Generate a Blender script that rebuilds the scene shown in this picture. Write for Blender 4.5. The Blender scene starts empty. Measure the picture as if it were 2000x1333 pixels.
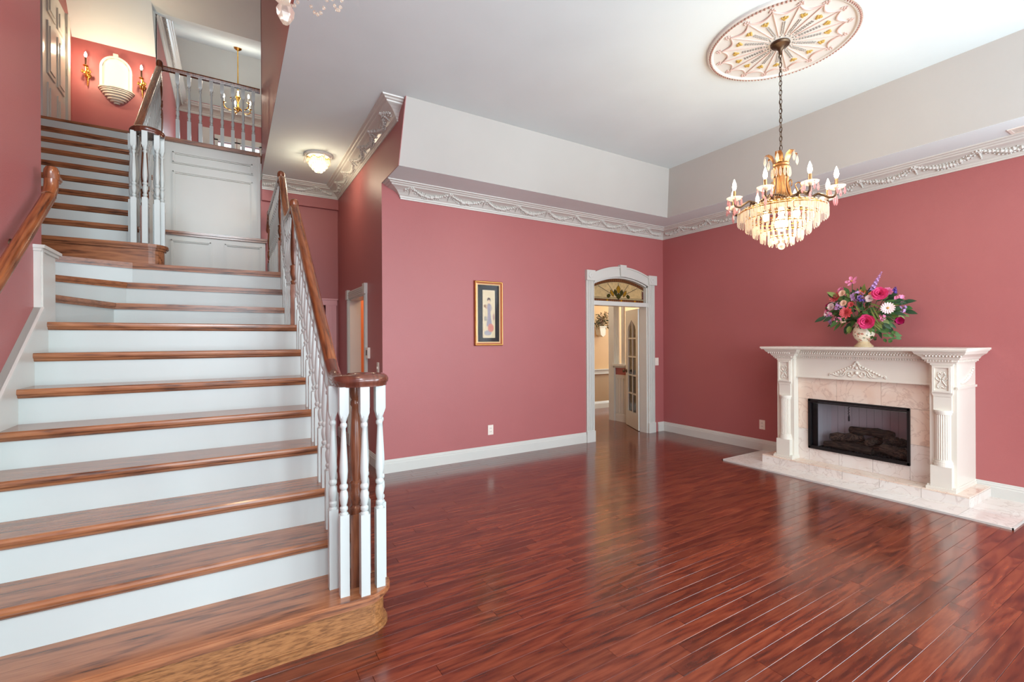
import bpy, math, random
from mathutils import Vector, Matrix
random.seed(7)
PI = math.pi
C = bpy.context.scene.collection
SC = bpy.context.scene

# ------------------------------------------------------------------ camera
s_, c_ = math.sin(0.5457), math.cos(0.5457)
cam = bpy.data.cameras.new('camera'); co = bpy.data.objects.new('camera', cam); C.objects.link(co)
cam.sensor_width = 36; cam.lens = 904.2*36/2000; cam.shift_y = -0.0007; cam.clip_start = .05
m = Matrix(((c_, 0, -s_, 0), (-s_, 0, -c_, 0), (0, 1, 0, 1.4), (0, 0, 0, 1)))
co.matrix_world = m @ Matrix.Rotation(-0.0053, 4, 'Z')
SC.camera = co
# ------------------------------------------------------------------ world, exposure, daylight, added side fill
w = bpy.data.worlds.new('sky'); SC.world = w; w.use_nodes = True
w.node_tree.nodes['Background'].inputs[0].default_value = (.86, .93, 1, 1)
w.node_tree.nodes['Background'].inputs[1].default_value = 2.2
vs = SC.view_settings
vs.view_transform = 'Standard'; vs.look = 'None'; vs.gamma = 1; vs.use_curve_mapping = False; vs.exposure = 0.05

def area(name, loc, direction, sx, sy, power, col=(1, 1, 1)):
    l = bpy.data.lights.new(name, 'AREA'); l.shape = 'RECTANGLE'; l.size = sx; l.size_y = sy; l.energy = power; l.color = col
    o = bpy.data.objects.new(name, l); C.objects.link(o); o.location = loc
    o.rotation_euler = Vector(direction).to_track_quat('-Z', 'Y').to_euler(); return o
def point(name, loc, power, col=(1, .75, .45), r=.03):
    l = bpy.data.lights.new(name, 'POINT'); l.energy = power; l.color = col; l.shadow_soft_size = r
    o = bpy.data.objects.new(name, l); C.objects.link(o); o.location = loc; return o
DAY = (.76, .91, 1)
area('daylight_window_a', (3.8, -2.45, 1.75), (0, 1, .3), 1.7, 2.4, 130, DAY)
area('daylight_window_b', (1.9, -2.45, 1.75), (0, 1, .3), 1.7, 2.4, 108, DAY)
area('daylight_front_door', (-.1, -2.45, 1.6), (0, 1, .2), 1.5, 2.6, 72, DAY)
area('added_side_fill', (5.6, -1.3, 1.75), (-1, 0, .2), 1.8, 2.3, 165, DAY)  # unseen light added at the side to brighten the left wall and stairs
area('daylight_foyer_window', (-.3, -2.45, 5.2), (0, 1, -.1), 1.3, 1.8, 190, DAY)
area('daylight_upper_window', (.2, 12.9, 5.4), (0, -1, 0), .9, 1.4, 40, DAY)

# ------------------------------------------------------------------ materials
MATS = {}
def newmat(name):
    mt = bpy.data.materials.new(name); mt.use_nodes = True; MATS[name] = mt
    nt = mt.node_tree; return mt, nt, nt.nodes['Principled BSDF']
def srgb(r, g, b):
    f = lambda v: (v/255/12.92) if v/255 <= .04045 else ((v/255+.055)/1.055)**2.4
    return (f(r), f(g), f(b), 1)
def N(nt, t, **kw):
    n = nt.nodes.new(t)
    for k, v in kw.items(): setattr(n, k, v)
    return n
def paint(name, col, rough=.5, bump=0, bscale=200, spec=.5):
    mt, nt, b = newmat(name)
    b.inputs['Base Color'].default_value = col; b.inputs['Roughness'].default_value = rough
    b.inputs['Specular IOR Level'].default_value = spec
    tc = N(nt, 'ShaderNodeTexCoord')
    if bump:
        no = N(nt, 'ShaderNodeTexNoise'); no.inputs['Scale'].default_value = bscale; no.inputs['Detail'].default_value = 3
        bp = N(nt, 'ShaderNodeBump'); bp.inputs['Strength'].default_value = bump; bp.inputs['Distance'].default_value = .004
        nt.links.new(tc.outputs['Object'], no.inputs['Vector']); nt.links.new(no.outputs[0], bp.inputs['Height']); nt.links.new(bp.outputs[0], b.inputs['Normal'])
    # slight tone drift so that nothing is dead flat
    n2 = N(nt, 'ShaderNodeTexNoise'); n2.inputs['Scale'].default_value = 1.7; n2.inputs['Detail'].default_value = 4
    mx = N(nt, 'ShaderNodeMix', data_type='RGBA'); mx.inputs[6].default_value = [v*.93 for v in col[:3]]+[1]; mx.inputs[7].default_value = [min(1, v*1.05) for v in col[:3]]+[1]
    nt.links.new(tc.outputs['Object'], n2.inputs['Vector']); nt.links.new(n2.outputs[0], mx.inputs[0]); nt.links.new(mx.outputs[2], b.inputs['Base Color'])
    return mt
def metal(name, col, rough=.3):
    mt, nt, b = newmat(name); b.inputs['Base Color'].default_value = col; b.inputs['Metallic'].default_value = 1; b.inputs['Roughness'].default_value = rough
    tc = N(nt, 'ShaderNodeTexCoord'); n2 = N(nt, 'ShaderNodeTexNoise'); n2.inputs['Scale'].default_value = 60
    mr = N(nt, 'ShaderNodeMapRange'); mr.inputs[3].default_value = rough*.7; mr.inputs[4].default_value = min(1, rough*1.5)
    nt.links.new(tc.outputs['Object'], n2.inputs['Vector']); nt.links.new(n2.outputs[0], mr.inputs[0]); nt.links.new(mr.outputs[0], b.inputs['Roughness'])
    return mt
def wood(name, cols, axis='x', rough=.3, scale=1., rings=9., var=.25, coat=0., island=False, amp=.09):
    mt, nt, b = newmat(name); L = nt.links.new
    tc = N(nt, 'ShaderNodeTexCoord'); oi = N(nt, 'ShaderNodeObjectInfo'); ge = N(nt, 'ShaderNodeNewGeometry')
    rnd = N(nt, 'ShaderNodeMath', operation='ADD'); L(oi.outputs['Random'], rnd.inputs[0])
    if island: L(ge.outputs['Random Per Island'], rnd.inputs[1])
    else: rnd.inputs[1].default_value = 0
    mul = N(nt, 'ShaderNodeMath', operation='MULTIPLY'); mul.inputs[1].default_value = 37.; L(rnd.outputs[0], mul.inputs[0])
    ad = N(nt, 'ShaderNodeVectorMath', operation='ADD'); L(tc.outputs['Object'], ad.inputs[0]); L(mul.outputs[0], ad.inputs[1])
    mp = N(nt, 'ShaderNodeMapping'); sc = {'x': (1.1, 9, 9), 'y': (9, 1.1, 9), 'z': (9, 9, 1.1), 'r': (14, .9, 1.3), 'd': (3, 3, 9)}[axis]
    mp.inputs['Scale'].default_value = [v*scale for v in sc]; L(ad.outputs[0], mp.inputs[0])
    n1 = N(nt, 'ShaderNodeTexNoise'); n1.inputs['Scale'].default_value = 1; n1.inputs['Detail'].default_value = 1.5; n1.inputs['Distortion'].default_value = .35; L(mp.outputs[0], n1.inputs['Vector'])
    k = N(nt, 'ShaderNodeMath', operation='MULTIPLY'); k.inputs[1].default_value = rings*6.28; L(n1.outputs[0], k.inputs[0])
    sn = N(nt, 'ShaderNodeMath', operation='SINE'); L(k.outputs[0], sn.inputs[0])
    mp2 = N(nt, 'ShaderNodeMapping'); mp2.inputs['Scale'].default_value = [v*scale*7 for v in sc]; L(ad.outputs[0], mp2.inputs[0])
    n2 = N(nt, 'ShaderNodeTexNoise'); n2.inputs['Scale'].default_value = 1; n2.inputs['Detail'].default_value = 4; L(mp2.outputs[0], n2.inputs['Vector'])
    mr = N(nt, 'ShaderNodeMapRange'); mr.inputs[1].default_value = -1; mr.inputs[2].default_value = 1; mr.inputs[3].default_value = -amp; mr.inputs[4].default_value = amp; L(sn.outputs[0], mr.inputs[0])
    n3 = N(nt, 'ShaderNodeMapRange'); n3.inputs[3].default_value = .2; n3.inputs[4].default_value = .76; L(n2.outputs[0], n3.inputs[0])
    a2 = N(nt, 'ShaderNodeMath', operation='ADD'); L(mr.outputs[0], a2.inputs[0]); L(n3.outputs[0], a2.inputs[1])
    cr = N(nt, 'ShaderNodeValToRGB'); L(a2.outputs[0], cr.inputs[0])
    el = cr.color_ramp.elements; el[0].position = .28; el[0].color = cols[0]; el[1].position = .66; el[1].color = cols[2]
    e = el.new(.44); e.color = cols[1]
    hs = N(nt, 'ShaderNodeHueSaturation'); L(cr.outputs[0], hs.inputs['Color'])
    fr = N(nt, 'ShaderNodeMath', operation='FRACT'); m3 = N(nt, 'ShaderNodeMath', operation='MULTIPLY'); m3.inputs[1].default_value = 7.31; L(rnd.outputs[0], m3.inputs[0]); L(m3.outputs[0], fr.inputs[0])
    mv = N(nt, 'ShaderNodeMapRange'); mv.inputs[3].default_value = 1-var; mv.inputs[4].default_value = 1+var; L(fr.outputs[0], mv.inputs[0]); L(mv.outputs[0], hs.inputs['Value'])
    L(hs.outputs[0], b.inputs['Base Color'])
    b.inputs['Roughness'].default_value = rough
    if coat: b.inputs['Coat Weight'].default_value = coat; b.inputs['Coat Roughness'].default_value = .12
    bp = N(nt, 'ShaderNodeBump'); bp.inputs['Strength'].default_value = .12; bp.inputs['Distance'].default_value = .002; L(a2.outputs[0], bp.inputs['Height']); L(bp.outputs[0], b.inputs['Normal'])
    return mt
def emit(name, col, strength):
    mt, nt, b = newmat(name); b.inputs['Base Color'].default_value = (1, .95, .85, 1); b.inputs['Emission Color'].default_value = col; b.inputs['Emission Strength'].default_value = strength; return mt
def glassy(name, col=(1, 1, 1, 1), rough=.03, trans=.9):
    mt, nt, b = newmat(name); b.inputs['Base Color'].default_value = col; b.inputs['Transmission Weight'].default_value = trans; b.inputs['Roughness'].default_value = rough; b.inputs['IOR'].default_value = 1.5; return mt
def pane(name, tint=(1, 1, 1, 1), gloss=1.):
    mt, nt, b = newmat(name); nt.nodes.remove(b); L = nt.links.new
    out = nt.nodes['Material Output']; tr = N(nt, 'ShaderNodeBsdfTransparent'); tr.inputs[0].default_value = tint
    gl = N(nt, 'ShaderNodeBsdfGlossy'); gl.inputs['Roughness'].default_value = .02
    fr = N(nt, 'ShaderNodeFresnel'); fr.inputs[0].default_value = 1.45
    mu = N(nt, 'ShaderNodeMath', operation='MULTIPLY'); mu.inputs[1].default_value = gloss; L(fr.outputs[0], mu.inputs[0])
    mx = N(nt, 'ShaderNodeMixShader'); L(mu.outputs[0], mx.inputs[0]); L(tr.outputs[0], mx.inputs[1]); L(gl.outputs[0], mx.inputs[2]); L(mx.outputs[0], out.inputs[0]); return mt
def stained(name, col):
    mt, nt, b = newmat(name); nt.nodes.remove(b); L = nt.links.new; out = nt.nodes['Material Output']
    tl = N(nt, 'ShaderNodeBsdfTranslucent'); tl.inputs[0].default_value = col; df = N(nt, 'ShaderNodeBsdfDiffuse'); df.inputs[0].default_value = col
    tc = N(nt, 'ShaderNodeTexCoord'); no = N(nt, 'ShaderNodeTexNoise'); no.inputs['Scale'].default_value = 25; L(tc.outputs['Object'], no.inputs['Vector'])
    mc = N(nt, 'ShaderNodeMix', data_type='RGBA'); mc.inputs[6].default_value = [v*.6 for v in col[:3]]+[1]; mc.inputs[7].default_value = col; L(no.outputs[0], mc.inputs[0])
    L(mc.outputs[2], tl.inputs[0]); L(mc.outputs[2], df.inputs[0])
    mx = N(nt, 'ShaderNodeMixShader'); mx.inputs[0].default_value = .35; L(tl.outputs[0], mx.inputs[1]); L(df.outputs[0], mx.inputs[2]); L(mx.outputs[0], out.inputs[0]); return mt
def marble(name, base, vein, scale=3., rough=.12):
    mt, nt, b = newmat(name); L = nt.links.new; tc = N(nt, 'ShaderNodeTexCoord')
    oi = N(nt, 'ShaderNodeObjectInfo'); mu = N(nt, 'ShaderNodeMath', operation='MULTIPLY'); mu.inputs[1].default_value = 19; L(oi.outputs['Random'], mu.inputs[0])
    ad = N(nt, 'ShaderNodeVectorMath', operation='ADD'); L(tc.outputs['Object'], ad.inputs[0]); L(mu.outputs[0], ad.inputs[1])
    n1 = N(nt, 'ShaderNodeTexNoise'); n1.inputs['Scale'].default_value = scale; n1.inputs['Detail'].default_value = 8; n1.inputs['Distortion'].default_value = 1.1; L(ad.outputs[0], n1.inputs['Vector'])
    cr = N(nt, 'ShaderNodeValToRGB'); L(n1.outputs[0], cr.inputs[0]); el = cr.color_ramp.elements
    el[0].position = .3; el[0].color = base[0]; el[1].position = .72; el[1].color = base[1]
    vo = N(nt, 'ShaderNodeTexNoise'); vo.inputs['Scale'].default_value = scale*1.3; vo.inputs['Detail'].default_value = 6; vo.inputs['Distortion'].default_value = 1.8; L(ad.outputs[0], vo.inputs['Vector'])
    c2 = N(nt, 'ShaderNodeValToRGB'); L(vo.outputs[0], c2.inputs[0]); e2 = c2.color_ramp.elements
    e2[0].position = .475; e2[0].color = (0, 0, 0, 1); e2[1].position = .525; e2[1].color = (0, 0, 0, 1); q = e2.new(.5); q.color = (1, 1, 1, 1)
    mf = N(nt, 'ShaderNodeMath', operation='MULTIPLY'); mf.inputs[1].default_value = .28; L(c2.outputs[0], mf.inputs[0])
    mx = N(nt, 'ShaderNodeMix', data_type='RGBA'); L(mf.outputs[0], mx.inputs[0]); L(cr.outputs[0], mx.inputs[6]); mx.inputs[7].default_value = vein; L(mx.outputs[2], b.inputs['Base Color'])
    b.inputs['Roughness'].default_value = rough; return mt
def speckle(name, cols, scale=70):
    mt, nt, b = newmat(name); L = nt.links.new; tc = N(nt, 'ShaderNodeTexCoord'); vo = N(nt, 'ShaderNodeTexVoronoi'); vo.inputs['Scale'].default_value = scale; L(tc.outputs['Object'], vo.inputs['Vector'])
    cr = N(nt, 'ShaderNodeValToRGB'); cr.color_ramp.interpolation = 'CONSTANT'; el = cr.color_ramp.elements; el[0].color = cols[0]; el[1].position = .55; el[1].color = cols[1]
    for i, cc in enumerate(cols[2:]): e = el.new(.7+.1*i); e.color = cc
    L(vo.outputs['Color'], cr.inputs[0]); L(cr.outputs[0], b.inputs['Base Color']); b.inputs['Roughness'].default_value = .35; return mt

ROSE = paint('rose_wall_paint', srgb(172, 99, 98), .42, .35, 260)
WHITE = paint('white_trim_paint', srgb(206, 206, 199), .3)
CREAM = paint('cream_mantel_paint', srgb(229, 225, 212), .32)
RISER = paint('white_riser_paint', srgb(189, 196, 193), .3)
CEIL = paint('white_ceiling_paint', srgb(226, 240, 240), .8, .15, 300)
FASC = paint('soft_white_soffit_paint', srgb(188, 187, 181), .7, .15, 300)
TAN = paint('tan_wall_paint', srgb(205, 165, 115), .6, .3, 200)
TAUPE = paint('taupe_wall_paint', srgb(170, 140, 105), .6, .3, 200)
ORANGE = paint('apricot_wall_paint', srgb(214, 130, 80), .6, .2, 200)
PINKT = paint('pink_trim_paint', srgb(222, 160, 162), .4)
OAK = wood('stained_oak', (srgb(74, 46, 34), srgb(138, 86, 56), srgb(164, 108, 72)), 'x', .24, 1., 5, .06, .3)
OAKY = wood('stained_oak_lengthwise', (srgb(70, 36, 20), srgb(116, 64, 36), srgb(146, 86, 50)), 'r', .25, 1., 5, .05, .3, amp=.09)
OAKZ = wood('dark_stained_oak_post', (srgb(62, 34, 24), srgb(104, 58, 38), srgb(134, 80, 52)), 'z', .25, 1., 5, .08, .3)
OAKD = wood('dark_stained_oak_cap', (srgb(62, 32, 26), srgb(92, 50, 38), srgb(120, 70, 54)), 'r', .22, .5, 4, .06, .4, amp=.04)
OAKG = wood('stained_oak_winder', (srgb(84, 50, 34), srgb(138, 86, 56), srgb(164, 108, 72)), 'd', .24, 1., 3, .04, .3, amp=.05)
VENEER = wood('oak_veneer', (srgb(92, 58, 32), srgb(138, 92, 54), srgb(162, 112, 68)), 'x', .3, 6., 4, .04, .2, amp=.1)
FLOORW = wood('cherry_plank', (srgb(66, 27, 18), srgb(102, 43, 26), srgb(126, 61, 37)), 'x', .22, 1.0, 5, .2, .4, True, amp=.1)
GAP = paint('floor_joint_line', srgb(84, 44, 33), .6)
MARBLE = marble('pink_marble', (srgb(236, 222, 206), srgb(228, 202, 182)), srgb(150, 100, 84))
MARBLE2 = marble('pale_marble', (srgb(232, 228, 221), srgb(224, 212, 202)), srgb(150, 120, 105))
GROUT = paint('pale_grout', srgb(205, 190, 178), .8)
BRONZE = metal('aged_bronze', srgb(96, 78, 62), .4)
BRASS = metal('antique_brass', srgb(176, 132, 88), .3)
GOLD = metal('polished_brass', srgb(214, 168, 84), .22)
def crystal(name, col):
    mt, nt, b = newmat(name); nt.nodes.remove(b); L = nt.links.new; out = nt.nodes['Material Output']
    tr = N(nt, 'ShaderNodeBsdfTransparent'); tr.inputs[0].default_value = col
    gl = N(nt, 'ShaderNodeBsdfGlossy'); gl.inputs['Roughness'].default_value = .06; gl.inputs[0].default_value = col
    tl = N(nt, 'ShaderNodeBsdfTranslucent'); tl.inputs[0].default_value = col
    lw = N(nt, 'ShaderNodeLayerWeight'); lw.inputs[0].default_value = .45
    m1 = N(nt, 'ShaderNodeMixShader'); L(lw.outputs['Fresnel'], m1.inputs[0]); L(tr.outputs[0], m1.inputs[1]); L(gl.outputs[0], m1.inputs[2])
    m2 = N(nt, 'ShaderNodeMixShader'); m2.inputs[0].default_value = .3; L(m1.outputs[0], m2.inputs[1]); L(tl.outputs[0], m2.inputs[2]); L(m2.outputs[0], out.inputs[0]); return mt
CRYSTAL = crystal('lead_crystal', (1, .97, .92, 1)); ROSEGL = crystal('rose_crystal', (1, .76, .78, 1))
BULB = emit('lit_bulb', (1, .86, .62, 1), 28)
SOFTB = emit('lit_inner_bulb', (1, .86, .6, 1), 7)
BLACK = paint('black_metal', srgb(18, 17, 18), .4)
BLACKM = paint('black_mat_board', srgb(28, 20, 20), .8)
BRICK = paint('grey_firebrick', srgb(228, 228, 228), .9, .6, 90)
LOGM = wood('charred_ceramic_log', (srgb(22, 18, 16), srgb(64, 50, 40), srgb(112, 90, 72)), 'y', .9, 2.5, 6, .35)
EMBER = paint('grey_ember_bed', srgb(48, 44, 42), 1, 1, 60)
GLASS = pane('clear_glass'); SMOKE = pane('smoky_glass', (.93, .93, .95, 1), .6); PICGL = pane('picture_glass', (1, 1, 1, 1), .1)
LEAD = paint('lead_came', srgb(40, 34, 30), .5)
PLATE = paint('ivory_plastic', srgb(236, 226, 214), .4)
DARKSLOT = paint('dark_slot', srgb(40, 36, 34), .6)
LCD = paint('green_lcd', srgb(70, 84, 64), .2)
DARK = paint('unlit_gap', srgb(38, 20, 20), .9)
STEEL = metal('brushed_steel', srgb(190, 188, 184), .3)

# ------------------------------------------------------------------ mesh building
class MB:
    def __init__(s): s.v = []; s.f = []
    def add(s, vs, fs):
        o = len(s.v); s.v += [tuple(p) for p in vs]; s.f += [tuple(i+o for i in f) for f in fs]; return s
    def box(s, x0, x1, y0, y1, z0, z1):
        return s.add([(x, y, z) for x in (x0, x1) for y in (y0, y1) for z in (z0, z1)],
                     [(0, 1, 3, 2), (4, 6, 7, 5), (0, 4, 5, 1), (2, 3, 7, 6), (0, 2, 6, 4), (1, 5, 7, 3)])
    def prism(s, poly, fn, a, b):
        n = len(poly); s.add([fn(p, a) for p in poly]+[fn(p, b) for p in poly],
              [tuple(range(n))[::-1], tuple(range(n, 2*n))]+[(i, (i+1) % n, n+(i+1) % n, n+i) for i in range(n)]); return s
    def px(s, poly, z0, z1): return s.prism(poly, lambda p, t: (p[0], p[1], t), z0, z1)       # poly in XY
    def py(s, poly, y0, y1): return s.prism(poly, lambda p, t: (p[0], t, p[1]), y0, y1)       # poly in XZ
    def pX(s, poly, x0, x1): return s.prism(poly, lambda p, t: (t, p[0], p[1]), x0, x1)       # poly in YZ
    def lathe(s, prof, c=(0, 0, 0), seg=12, axis=None, sx=1, sy=1, a0=0):
        n = len(prof); vs = []
        M = Vector(axis).to_track_quat('Z', 'Y').to_matrix() if axis else None
        for r, z in prof:
            for k in range(seg):
                a = a0+2*PI*k/seg; p = Vector((r*sx*math.cos(a), r*sy*math.sin(a), z))
                if M: p = M @ p
                vs.append(p+Vector(c))
        fs = [(i*seg+k, i*seg+(k+1) % seg, (i+1)*seg+(k+1) % seg, (i+1)*seg+k) for i in range(n-1) for k in range(seg)]
        if prof[0][0] > 1e-5: fs.append(tuple(range(seg))[::-1])
        if prof[-1][0] > 1e-5: fs.append(tuple((n-1)*seg+k for k in range(seg)))
        return s.add(vs, fs)
    def ball(s, c, r, seg=8, rings=5, sc=(1, 1, 1)):
        prof = [(max(1e-6, math.sin(PI*i/rings))*r, -math.cos(PI*i/rings)*r) for i in range(rings+1)]
        vs0 = len(s.v); s.lathe(prof, (0, 0, 0), seg)
        for i in range(vs0, len(s.v)): p = s.v[i]; s.v[i] = (p[0]*sc[0]+c[0], p[1]*sc[1]+c[1], p[2]*sc[2]+c[2])
        return s
    def tube(s, pts, r, seg=8, up=(0, 0, 1)):
        prof = [(math.cos(2*PI*k/seg), math.sin(2*PI*k/seg)) for k in range(seg)]
        rs = r if isinstance(r, (list, tuple)) else [r]*len(pts)
        return s.sweep(prof, pts, up, rs)
    def sweep(s, prof, pts, up=(0, 0, 1), scales=None):
        pts = [Vector(p) for p in pts]; n = len(prof); vs = []; U = Vector(up)
        for i, p in enumerate(pts):
            t = (pts[min(i+1, len(pts)-1)]-pts[max(i-1, 0)]).normalized()
            l = t.cross(U)
            if l.length < 1e-3: l = t.cross(Vector((0, 1, 0.01)))
            l.normalize(); nn = l.cross(t).normalized(); k = scales[i] if scales else 1
            vs += [p+l*(a*k)+nn*(b*k) for a, b in prof]
        fs = [(i*n+j, i*n+(j+1) % n, (i+1)*n+(j+1) % n, (i+1)*n+j) for i in range(len(pts)-1) for j in range(n)]
        fs += [tuple(range(n))[::-1], tuple((len(pts)-1)*n+j for j in range(n))]
        return s.add(vs, fs)
    def stations(s, prof, st):
        n = len(prof); vs = [(x+dx*d, y+dy*d, z) for (x, y, dx, dy) in st for d, z in prof]
        fs = [(i*n+j, i*n+(j+1) % n, (i+1)*n+(j+1) % n, (i+1)*n+j) for i in range(len(st)-1) for j in range(n)]
        fs += [tuple(range(n))[::-1], tuple((len(st)-1)*n+j for j in range(n))]
        return s.add(vs, fs)
    def mesh(s, name, mat, smooth=False):
        me = bpy.data.meshes.new(name); me.from_pydata(s.v, [], s.f); me.update()
        import bmesh
        bm = bmesh.new(); bm.from_mesh(me); bmesh.ops.recalc_face_normals(bm, faces=bm.faces); bm.to_mesh(me); bm.free()
        me.materials.append(mat)
        if smooth:
            me.shade_smooth() if hasattr(me, 'shade_smooth') else None
            try: me.set_sharp_from_angle(angle=math.radians(38))
            except Exception: pass
        return me
    def build(s, name, mat, parent=None, smooth=False, loc=None):
        return link(s.mesh(name, mat, smooth), name, parent, loc)
def link(me, name, parent=None, loc=None):
    o = bpy.data.objects.new(name, me); C.objects.link(o)
    if loc is not None: o.location = loc
    if parent: attach(o, parent)
    return o
def attach(o, parent):
    o.parent = parent
    p = parent; M = Matrix()
    while p: M = p.matrix_basis @ M; M = (p.matrix_parent_inverse @ M) if p.parent else M; p = p.parent
    o.matrix_parent_inverse = M.inverted()
def thing(name, label, cat, loc, group=None):
    o = bpy.data.objects.new(name, None); C.objects.link(o); o.location = loc; o.empty_display_size = .1
    return tag(o, label, cat, group)
def tag(o, label, cat, group=None):
    o['label'] = label; o['category'] = cat
    if group: o['group'] = group
    return o
def struct(o, label=None, cat=None):
    o['kind'] = 'structure'
    if label: o['label'] = label; o['category'] = cat or 'wall'
    return o
def B(*a): return MB().box(*a)
def arc(cx, cy, r, a0, a1, n): return [(cx+r*math.cos(math.radians(a0+(a1-a0)*i/n)), cy+r*math.sin(math.radians(a0+(a1-a0)*i/n))) for i in range(n+1)]

# ================================================================== THE SETTING
YP, XF, X0, ZT, ZS, ZC = 4.879, 5.684, 1.365, 3.625, 3.0685, 2.926
# ---- floor: base slab and cherry planks
floor = struct(B(-2.2, 8.9, -2.7, 7.5, -.12, -.0125).build('floor', GAP), 'glossy cherry hardwood plank floor running through the rooms', 'floor')
PW = .076
_pm = {}
def plank_geo(mb, x0, x1, y0, y1):
    g = .0006; c = .0006; x0 += g; x1 -= g; y0 += g; y1 -= g
    v = [(x0, y0, -.0125), (x1, y0, -.0125), (x1, y1, -.0125), (x0, y1, -.0125), (x0, y0, -.0007), (x1, y0, -.0007), (x1, y1, -.0007), (x0, y1, -.0007),
         (x0+c, y0+c, 0), (x1-c, y0+c, 0), (x1-c, y1-c, 0), (x0+c, y1-c, 0)]
    f = [(i, (i+1) % 4, 4+(i+1) % 4, 4+i) for i in range(4)]+[(4+i, 4+(i+1) % 4, 8+(i+1) % 4, 8+i) for i in range(4)]+[(8, 9, 10, 11)]
    mb.add(v, f)
def plank_obj(x0, x1, y0):
    L = round(x1-x0, 3)
    if L not in _pm: mb = MB(); plank_geo(mb, -L/2, L/2, -PW/2, PW/2); _pm[L] = mb.mesh('plank', FLOORW)
    return link(_pm[L], 'plank', floor, ((x0+x1)/2, y0+PW/2, 0))
def toimg(x, y, z):
    d = x*s_+y*c_
    if d < .1: return None
    return (1000+904.2*(x*c_-y*s_)/d, 665-904.2*(z-1.4)/d, d)
def rows(xa, xb, ya, yb, seed):
    rr = random.Random(seed); out = []; y = ya
    while y < yb-1e-4:
        x = xa-rr.choice((.1, .25, .4, .55, .7, .85, 1.))
        while x < xb:
            l = rr.choice((.45, .6, .8, 1., 1.2, 1.4)); a, b = max(x, xa), min(x+l, xb)
            if b-a > .04: out.append((a, b, y))
            x += l
        y += PW
    return out
main = rows(-1.0, XF, -2.6, -2.6+98*PW, 3)
cand, rest = [], MB()
for a, b, y in main:
    best = 0
    for t in (.0, .25, .5, .75, 1.):
        p = toimg(a+(b-a)*t, y+PW/2, 0)
        if p and -10 < p[0] < 2010 and p[1] < 1345 and not (a+(b-a)*t < .62 and y > 2.2): best = max(best, 1/p[2]**2)
    if best > 0: cand.append((best, a, b, y))
    else: plank_geo(rest, a, b, y, y+PW)
cand.sort(reverse=True)
for i, (k, a, b, y) in enumerate(cand):
    if i < 300: plank_obj(a, b, y)
    else: plank_geo(rest, a, b, y, y+PW)
y_end = -2.6+98*PW
for a, b, y in rows(.4, X0, y_end, 7.24, 5)+rows(X0, 8.8, y_end, 7.24, 6): plank_geo(rest, a, b, y, y+PW)
o = rest.build('plank_field', FLOORW, floor); o['kind'] = 'stuff'

# ---- walls and ceilings
wb = MB().box(X0, 4.276, YP, YP+.14, 0, ZT).box(5.337, 5.85, YP, YP+.14, 0, ZT)
archz = lambda x, zt, zs: zt-(zt-zs)*((x-4.8065)/.5305)**2
ap = [(4.276+1.061*i/16, archz(4.276+1.061*i/16, 2.305, 2.19)) for i in range(17)]
wb.py(ap+[(5.337, ZT), (4.276, ZT)], YP, YP+.14)
struct(wb.build('wall_back', ROSE), 'rose painted wall holding the framed picture and arched doorway', 'wall')
struct(MB().box(XF, 5.85, -.3, YP+.02, 0, ZT+.1).box(XF, 5.85, -2.7, -2.3, 0, ZT+.1).box(XF, 5.85, -2.3, -.3, 0, .5).box(XF, 5.85, -2.3, -.3, 3.0, ZT+.1).build('wall_right', ROSE), 'rose painted wall behind the fireplace', 'wall')  # unseen opening toward the front, cut for the added side fill
wl = B(-1.13, -1.01, -2.7, 4.0, 0, 6.8).build('wall_left', ROSE); struct(wl, 'rose painted wall beside the lower stairs with wooden handrail', 'wall')
struct(B(-2.15, -1.13, 3.86, 3.98, 0, 6.8).build('wall_nook', ROSE), 'rose wall closing the stair corner', 'wall')
struct(B(-2.15, -2.03, 3.98, 9.5, 0, 6.8).build('wall_stair', ROSE), 'rose wall along the upper stairs with white door', 'wall')
DY0, DY1, DZ = 5.585, 6.43, 1.96          # opening in the hall wall
wh = MB().box(X0, X0+.13, YP+.14, DY0, 0, ZT).box(X0, X0+.13, DY1, 7.35, 0, ZT).box(X0, X0+.13, DY0, DY1, DZ, ZT)
wh.pX([(YP, ZS), (YP-.573, ZS), (YP-.797, ZT), (YP, ZT)], X0, X0+.006)
struct(wh.build('wall_hall', ROSE), 'shaded rose wall of the hall with cased opening and thermostat', 'wall')
we = MB().box(.36, .52, 7.22, 7.34, 0, ZT).box(1.19, X0+.1, 7.22, 7.34, 0, ZT).box(.52, 1.19, 7.22, 7.34, 1.93, ZT).box(.37, X0+.01, 7.165, 7.23, 3.335, ZT)
struct(we.build('wall_hall_end', ROSE), 'rose end wall of the hall with pink cased door', 'wall')
struct(B(.36, .48, -2.7, 7.0, ZT+.0005, 6.8).build('wall_stairwell', ROSE), 'upper rose wall of the open stairwell', 'wall')
struct(B(.362, 5.85, -2.7, 7.36, ZT, ZT+.12).build('ceiling', CEIL), 'flat white ceiling of the large room', 'ceiling')
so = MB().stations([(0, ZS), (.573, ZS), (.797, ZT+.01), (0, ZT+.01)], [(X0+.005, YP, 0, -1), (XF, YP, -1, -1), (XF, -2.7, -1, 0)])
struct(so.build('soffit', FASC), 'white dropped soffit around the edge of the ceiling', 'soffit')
su = MB().stations([(0, ZS-.001), (.572, ZS-.001), (.572, ZS+.004), (0, ZS+.004)], [(X0+.006, YP, 0, -1), (XF, YP, -1, -1), (XF, -2.6, -1, 0)])  # thin sheet in lighter, cooler paint, countering red bounce and shade from below
struct(su.build('soffit_underside_lightened', CEIL), 'flat underside of the dropped soffit, colour lightened against red bounce', 'soffit')
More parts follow.
